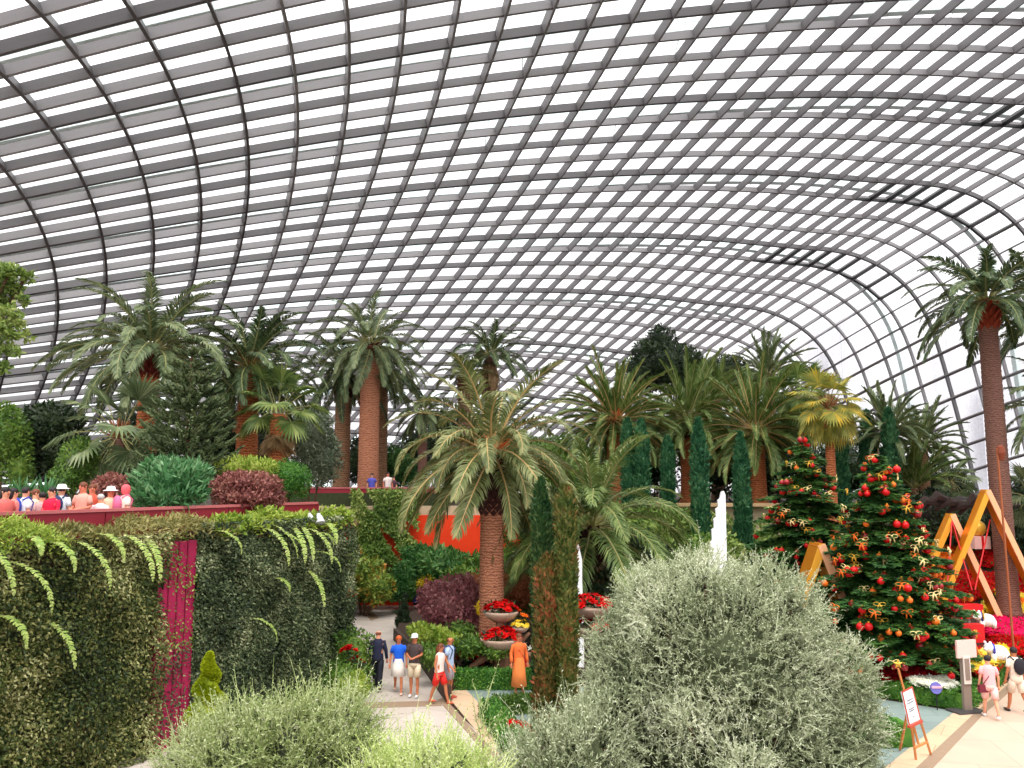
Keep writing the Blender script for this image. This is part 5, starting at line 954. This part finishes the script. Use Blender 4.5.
def person(label, pos, h, rz, skin='light', hair='dark', top=None, bottom=None, sleeve='short', legs='shorts', pose='stand', hat=None, bag=None, shoes=(60, 50, 50), longhair=False, dress=None, arms=None, group=None, bald=False):
    """pos: feet; rz 0 faces the camera (-y)"""
    s = h / 1.70; o = empty('person', pos, rz); tag(o, label, 'person', group); step = {'stand': (.02, -.02), 'walk': (.24, -.2), 'crouch': (.1, .1)}[pose]
    lift = {'stand': 0, 'walk': -.02, 'crouch': -.42}[pose]; lean = {'stand': 0, 'walk': -.03, 'crouch': -.25}[pose]
    J = {'pel': (0, 0, .93 + lift), 'spn': (0, .0 + lean * .3, 1.12 + lift), 'chs': (0, lean * .7, 1.32 + lift), 'nk': (0, lean, 1.44 + lift), 'hd0': (0, lean - .01, 1.505 + lift), 'hd1': (0, lean - .02, 1.59 + lift), 'hd2': (0, lean - .01, 1.66 + lift)}
    V = []; E_ = []; R = []
    def add(p, r, par=None): V.append([x * s for x in p]); R.append(r * s if not hasattr(r, '__len__') else tuple(x * s for x in r)); (E_.append((par, len(V) - 1)) if par is not None else None); return len(V) - 1
    pel = add(J['pel'], (.14, .105)); spn = add(J['spn'], (.125, .1), pel); chs = add(J['chs'], (.15, .11), spn); nk = add(J['nk'], .056, chs); h0 = add(J['hd0'], (.07, .078), nk); h1 = add(J['hd1'], (.088, .1), h0); add(J['hd2'], (.062, .074), h1)
    A = arms or {1: 'down', -1: 'down'}; wr = {}; el = {}; sh = {}
    for sd in (1, -1):
        shx = add((sd * .165, lean * .8, 1.365 + lift), .05, chs); sh[sd] = V[shx]; a = A[sd]
        if a == 'down': e_, w_ = (sd * .23, lean * .8 + .03, 1.13), (sd * .25, lean * .8 - .05, .88)
        elif a == 'front': e_, w_ = (sd * .22, lean - .02, 1.14), (sd * .07, lean - .26, 1.10)
        elif a == 'back': e_, w_ = (sd * .26, lean + .1, 1.14), (sd * .16, lean + .16, .95)
        elif a == 'swing': e_, w_ = (sd * .23, lean - .08, 1.14), (sd * .2, lean - .28, .98)
        elif a == 'up': e_, w_ = (sd * .3, lean - .12, 1.30), (sd * .12, lean - .24, 1.50)
        e_ = (e_[0], e_[1], e_[2] + lift); w_ = (w_[0], w_[1], w_[2] + lift)
        ei = add(e_, .038, shx); wi = add(w_, .027, ei); wr[sd] = V[wi]; el[sd] = V[ei]; d = nrm(np.array(w_) - np.array(e_)); sdv = nrm(np.cross(d, [0, 0, 1.] if abs(d[2]) < .8 else [0, 1., 0])); pm = np.array(w_) + d * .065; pi_ = add(pm, (.034, .02), wi)
        for q, (off, ln) in enumerate(((-.03, .065), (-.01, .08), (.01, .075), (.03, .058))):
            f1 = add(pm + d * .04 + sdv * off, .0095, pi_); add(pm + d * (.04 + ln * .5) + sdv * off * 1.1 + np.array([0, -.008, 0]), .009, f1)
        t1 = add(np.array(w_) + d * .03 - sdv * .04, .011, pi_); add(np.array(w_) + d * .075 - sdv * .062, .0095, t1)
    ank = {}; kne = {}; hp = {}
    for sd, st in ((1, step[0]), (-1, step[1])):
        hi = add((sd * .09, 0, .86 + lift), .09, pel); hp[sd] = V[hi]
        if pose == 'crouch': k_, a_ = (sd * .14, -.34, .48), (sd * .13, -.02 + sd * .05, .08)
        else: k_, a_ = (sd * .095, -st * .55 - .02, .49), (sd * .1, -st if st > 0 else -st * 1.15, .08 + (.05 if st < -.1 else 0))
        ki = add(k_, .057, hi); kne[sd] = V[ki]; ci = add(tuple(np.array(k_) * .55 + np.array(a_) * .45 + np.array([0, .02, 0])), .05, ki); ai = add(a_, .034, ci); ank[sd] = V[ai]; add((a_[0] * 1.08, a_[1] - .12, a_[2] - .05), .03, ai)
    body = skinobj('body', V, E_, R, SKIN[skin], o)
    # face
    hc = np.array(J['hd1']) * s; m = MB(); m.tube([hc + np.array([0, -.088, .02]) * s, hc + np.array([0, -.108, -.015]) * s], [.008 * s, .014 * s], 6); m.build('nose', SKIN[skin]).parent = o
    for sd in (1, -1):
        m = MB(); m.ball(hc + np.array([sd * .03, -.083, .012]) * s, .011 * s, 8); m.build('eye', plain('eye_dark', (30, 24, 24), .3)).parent = o
        m = MB(); m.ball(hc + np.array([sd * .08, 0, 0]) * s, np.array([.012, .02, .03]) * s, 8); m.build('ear', SKIN[skin]).parent = o
    m = MB(); m.ball(hc + np.array([0, -.078, -.045]) * s, np.array([.024, .008, .007]) * s, 8); m.build('mouth', plain('lip', (170, 70, 64), .5)).parent = o
    if not bald:
        m = MB(); m.ball(hc + np.array([0, .018, .028]) * s, np.array([.094, .096, .09]) * s, 14)
        if longhair: m.tube([hc + np.array([0, .05, .03]) * s, hc + np.array([0, .085, -.08]) * s, hc + np.array([0, .1, -.24]) * s], [.08 * s, .085 * s, .05 * s], 10)
        m.build('hair', HAIR[hair], None, True).parent = o
    else: m = MB(); m.ball(hc + np.array([0, .03, .0]) * s, np.array([.083, .075, .05]) * s, 12); m.build('hair', HAIR[hair], None, True).parent = o
    if hat:
        hm = cl('hat%d%d%d' % hat[1], hat[1]); m = MB()
        if hat[0] == 'cap': m.lathe(hc + np.array([0, .01, .03]) * s, np.array([(.098, -.01), (.1, .03), (.085, .07), (.05, .095), (.01, .1)]) * s, 14); m.box(hc + np.array([0, -.12, .035]) * s, (.13 * s, .11 * s, .012 * s))
        elif hat[0] == 'brim': m.lathe(hc + np.array([0, .01, .03]) * s, np.array([(.1, .0), (.18, -.015), (.185, -.005), (.105, .02), (.1, .07), (.07, .1), (.01, .105)]) * s, 16)
        else: m.lathe(hc + np.array([0, .015, .01]) * s, np.array([(.085, -.12), (.102, -.05), (.105, .03), (.085, .085), (.045, .11), (.01, .115)]) * s, 14)
        m.build('hat' if hat[0] != 'cap' else 'cap', hm, None, True).parent = o
    g = lambda v, k=1.0: np.array(v)
    if top:
        tm = cl('top%d%d%d' % top, top); m = MB(); L_ = lift; ln = lean
        m.tube([np.array(p) * s for p in ((0, 0, .84 + L_), (0, 0, .93 + L_), (0, ln * .3, 1.08 + L_), (0, ln * .6, 1.24 + L_), (0, ln * .8, 1.34 + L_), (0, ln * .9, 1.40 + L_), (0, ln, 1.46 + L_))], np.array([.165, .168, .155, .172, .172, .14, .062]) * s, 16, flat=.76)
        for sd in (1, -1):
            if sleeve != 'none':
                e_ = np.array(el[sd]); sp = np.array(sh[sd]); w_ = np.array(wr[sd]); p0 = sp + np.array([-sd * .06, 0, -.01]) * s
                if sleeve == 'short': m.tube([p0, sp, sp + (e_ - sp) * .35, sp + (e_ - sp) * .7], np.array([.05, .06, .06, .062]) * s, 10)
                else: m.tube([p0, sp, sp + (e_ - sp) * .5, e_, e_ + (w_ - e_) * .5, e_ + (w_ - e_) * .92], np.array([.05, .06, .058, .054, .048, .044]) * s, 10)
        m.build('shirt' if sleeve != 'long' else 'jacket', tm, None, True).parent = o
    if bottom:
        bm_ = cl('bot%d%d%d' % bottom, bottom)
        if legs in ('shorts', 'trousers'):
            m = MB(); m.tube([np.array(p) * s for p in ((0, 0, .80 + lift), (0, 0, .88 + lift), (0, 0, .98 + lift))], np.array([.15, .17, .155]) * s, 16, flat=.78)
            for sd in (1, -1):
                h_ = np.array(hp[sd]); k_ = np.array(kne[sd]); a_ = np.array(ank[sd])
                if legs == 'shorts': m.tube([h_, h_ + (k_ - h_) * .4, h_ + (k_ - h_) * .88], np.array([.098, .1, .094]) * s, 12)
                else: m.tube([h_, h_ + (k_ - h_) * .5, k_, k_ + (a_ - k_) * .5, k_ + (a_ - k_) * .95], np.array([.1, .092, .076, .072, .066]) * s, 12)
            m.build(legs, bm_, None, True).parent = o
        else:
            z0 = {'skirt': .50, 'dress': .22}[legs]; m = MB(); z1 = J['pel'][2] + .1; m.lathe((0, 0, 0), [(.14 * s, z1 * s), (.165 * s, (z1 - .15) * s), (.19 * s, ((z1 + z0) / 2) * s), (.23 * s, z0 * s), (.22 * s, z0 * s), (.15 * s, (z1 - .2) * s)], 18, sy=1.0); m.build(legs, bm_, None, True).parent = o
    sm = cl('shoe%d%d%d' % shoes, shoes, .5)
    for sd in (1, -1):
        a_ = np.array(ank[sd]); m = MB(); m.ball(a_ + np.array([0, -.06, -.045]) * s, np.array([.048, .13, .04]) * s, 10); m.build('shoe', sm, None, True).parent = o
    if bag:
        bm2 = cl('bag%d%d%d' % bag[1], bag[1])
        if bag[0] == 'backpack':
            m = MB(); c = np.array((0, lean + .19, 1.24 + lift)) * s; m.ball(c, np.array([.155, .1, .22]) * s, 14); bp = m.build('backpack', bm2, None, True); bp.parent = o
            m = MB()
            for sd in (1, -1): m.tube([np.array((sd * .1, lean + .12, 1.4 + lift)) * s, np.array((sd * .11, lean - .02, 1.47 + lift)) * s, np.array((sd * .12, lean - .135, 1.34 + lift)) * s, np.array((sd * .13, lean - .06, 1.1 + lift)) * s], .018 * s, 6)
            m.build('strap', bm2).parent = bp
        else:
            m = MB(); c = np.array((.19, lean + .08, .82 + lift)) * s; m.box(c, (.26 * s, .09 * s, .2 * s), .3); bp = m.build('shoulder_bag', bm2); bp.parent = o
            m = MB(); m.tube([c + np.array([0, 0, .1 * s]), np.array((.05, lean + .14, 1.15 + lift)) * s, np.array((-.12, lean + .04, 1.45 + lift)) * s, np.array((-.05, lean - .13, 1.25 + lift)) * s, np.array((.17, lean - .08, .95 + lift)) * s], .01 * s, 6); m.build('strap', bm2).parent = bp
    return o
def onfloor(px, py): p = gr(px, py); return (p[0], p[1], 0.012)
person('man in a dark navy suit walking away up the stone path', onfloor(377, 691), 1.76, PI, hair='brown', top=(26, 30, 54), bottom=(20, 22, 36), sleeve='long', legs='trousers', pose='walk', shoes=(20, 20, 24), bald=True)
person('woman in a bright blue shirt and white skirt walking towards the camera', onfloor(398, 693), 1.64, .1, 'tan', 'red', (22, 96, 220), (240, 232, 224), 'short', 'skirt', 'walk', shoes=(230, 190, 170))
person('man in a white cap, dark tee and beige shorts holding something at his waist', onfloor(414, 697), 1.74, -.15, 'tan', 'dark', (70, 58, 58), (222, 206, 176), 'short', 'shorts', 'stand', hat=('cap', (248, 246, 244)), shoes=(220, 220, 220), arms={1: 'front', -1: 'front'})
o = bpy.context.scene.objects[-1] if False else None
person('woman in a white top and red shorts striding to the left', onfloor(439, 704), 1.64, 1.1, 'tan', 'brown', (244, 222, 214), (226, 44, 36), 'none', 'shorts', 'walk', longhair=True, shoes=(200, 100, 70), arms={1: 'swing', -1: 'down'})
person('man in a light blue shirt with a backpack beside the low hedge', onfloor(449, 699), 1.72, 1.35, 'tan', 'brown', (176, 196, 226), (170, 160, 170), 'short', 'shorts', 'stand', bag=('backpack', (60, 80, 120)), shoes=(190, 80, 60), bald=True)
person('woman in a long orange dress with a red sash in front of the hedge', onfloor(519, 694), 1.7, .35, 'tan', 'brown', (232, 112, 52), (238, 134, 66), 'long', 'dress', 'stand', bag=('shoulder', (206, 30, 26)), shoes=(120, 60, 50))
person('visitor in a red jacket with a grey backpack at the far end of the path', onfloor(388, 598), 1.66, 2.4, 'light', 'white', (222, 20, 28), (226, 206, 180), 'long', 'trousers', 'stand', bag=('backpack', (70, 74, 84)), shoes=(230, 226, 220), arms={1: 'up', -1: 'front'})
person('woman in pink with a maroon shoulder bag walking away on the plaza', onfloor(992, 719), 1.6, PI - .2, 'light', 'dark', (246, 176, 178), (250, 196, 190), 'short', 'shorts', 'walk', bag=('shoulder', (110, 30, 46)), shoes=(240, 236, 236))
person('man in a cream tee with a black backpack at the right picture edge', onfloor(1019, 714), 1.72, PI + .1, 'tan', 'dark', (240, 222, 204), (226, 206, 186), 'short', 'shorts', 'walk', bag=('backpack', (34, 30, 38)), shoes=(50, 44, 48))
person('crouching person in blue beside the topiary creature', onfloor(415, 612), 1.6, 1.6, 'light', 'brown', (40, 70, 170), (30, 34, 70), 'long', 'trousers', 'crouch', shoes=(60, 50, 50), arms={1: 'swing', -1: 'front'})
person('person in dark clothes and red shoes standing behind the plum-leaved shrub', onfloor(426, 617), 1.72, -1.6, 'tan', 'brown', (52, 40, 48), (44, 32, 36), 'long', 'trousers', 'stand', shoes=(220, 24, 24), arms={1: 'swing', -1: 'front'})
# visitors on the upper walkway, seen over the parapet
def par_y(px):
    k = (px - 512) / FPX; q = np.array([-10.9, 16.0]); s_ = (k * q[1] - q[0]) / (WD_[0] - k * WD_[1]); return q[1] + s_ * WD_[1]
def walk_at(px, ytop, Y, h, zf=4.3):
    if zf < 4.5: Y = par_y(px) + .65 + max(0, (Y - 18.5)) * .55
    p = at(px, ytop, Y); return (p[0], Y, zf), (p[2] - zf)
for px, yt, Y, kw in (
    (6, 487, 18.6, dict(label='dark-haired visitor in a coral top at the left picture edge', rz=1.2, top=(226, 110, 104), bottom=(90, 60, 70), longhair=True)),
    (14, 488, 19.4, dict(label='dark-haired visitor in a pink top, second from the left picture edge', rz=2.2, top=(236, 140, 136), bottom=(90, 60, 70), longhair=True)),
    (26, 487, 20.2, dict(label='visitor in a white shirt and blue backpack on the walkway', rz=2.6, top=(236, 238, 246), bottom=(40, 60, 150), bag=('backpack', (50, 70, 170)))),
    (36, 489, 20.8, dict(label='visitor in a beige top between the blue backpack and the magenta shirt', rz=2.0, top=(214, 190, 170), bottom=(90, 80, 80), hair='brown')),
    (43, 492, 20.0, dict(label='short dark-haired visitor in a grey pink top left of the magenta shirt', rz=-2.2, top=(200, 160, 160), bottom=(80, 60, 70))),
    (53, 487, 19.0, dict(label='stout visitor in a bright magenta red shirt facing the camera side', rz=-.3, top=(214, 20, 66), bottom=(90, 40, 60), arms={1: 'front', -1: 'front'}, sleeve='long')),
    (62, 485, 20.6, dict(label='visitor in a white shirt with dark blue straps and white cap behind the magenta shirt', rz=PI, top=(226, 236, 244), bottom=(40, 50, 80), bag=('backpack', (40, 50, 90)), hat=('brim', (236, 230, 226)))),
    (84, 482, 18.8, dict(label='woman in a pink patterned top looking down at her hands', rz=-.2, skin='red', hair='brown', top=(226, 160, 144), bottom=(120, 70, 70), arms={1: 'front', -1: 'front'})),
    (93, 484, 20.6, dict(label='visitor in rust red behind the pink patterned woman', rz=.4, skin='red', hair='brown', top=(206, 84, 62), bottom=(90, 50, 50))),
    (101, 494, 18.6, dict(label='small visitor in a pale lilac top with grey hair', rz=PI, hair='grey', top=(236, 210, 216), bottom=(120, 100, 110))),
    (111, 487, 19.2, dict(label='visitor in a round white hat and peach top', rz=1.0, skin='red', hair='brown', top=(240, 190, 160), bottom=(120, 90, 80), hat=('brim', (250, 246, 244)))),
    (126, 485, 18.8, dict(label='visitor in a pink knitted cap and cream top with a pink backpack', rz=2.4, top=(250, 226, 210), bottom=(120, 80, 80), bag=('backpack', (226, 110, 150)), hat=('beanie', (236, 96, 104)))),
    (148, 497, 20.6, dict(label='child whose face peeps over the red parapet', rz=0, skin='red', hair='brown', top=(200, 90, 80), bottom=(80, 60, 60))),
    (372, 473, 42.2, dict(label='child in a blue top behind the far red parapet in front of the thick trunk', rz=0, top=(90, 90, 190), bottom=(60, 60, 100), zf=4.9)),
    (388, 472, 42.4, dict(label='visitor in a white top behind the far parapet right of the thick trunk', rz=.5, skin='red', top=(250, 230, 226), bottom=(180, 60, 60), zf=4.9)),
    (394, 476, 42.8, dict(label='visitor in a dark top furthest right behind the far parapet', rz=-.8, top=(90, 60, 70), bottom=(60, 50, 60), zf=4.9))):
    zf = kw.pop('zf', 4.3); lab = kw.pop('label'); rz = kw.pop('rz'); pos, h = walk_at(px, yt, Y, 0, zf); kw.setdefault('skin', 'light'); person(lab, pos, h, rz, **kw)
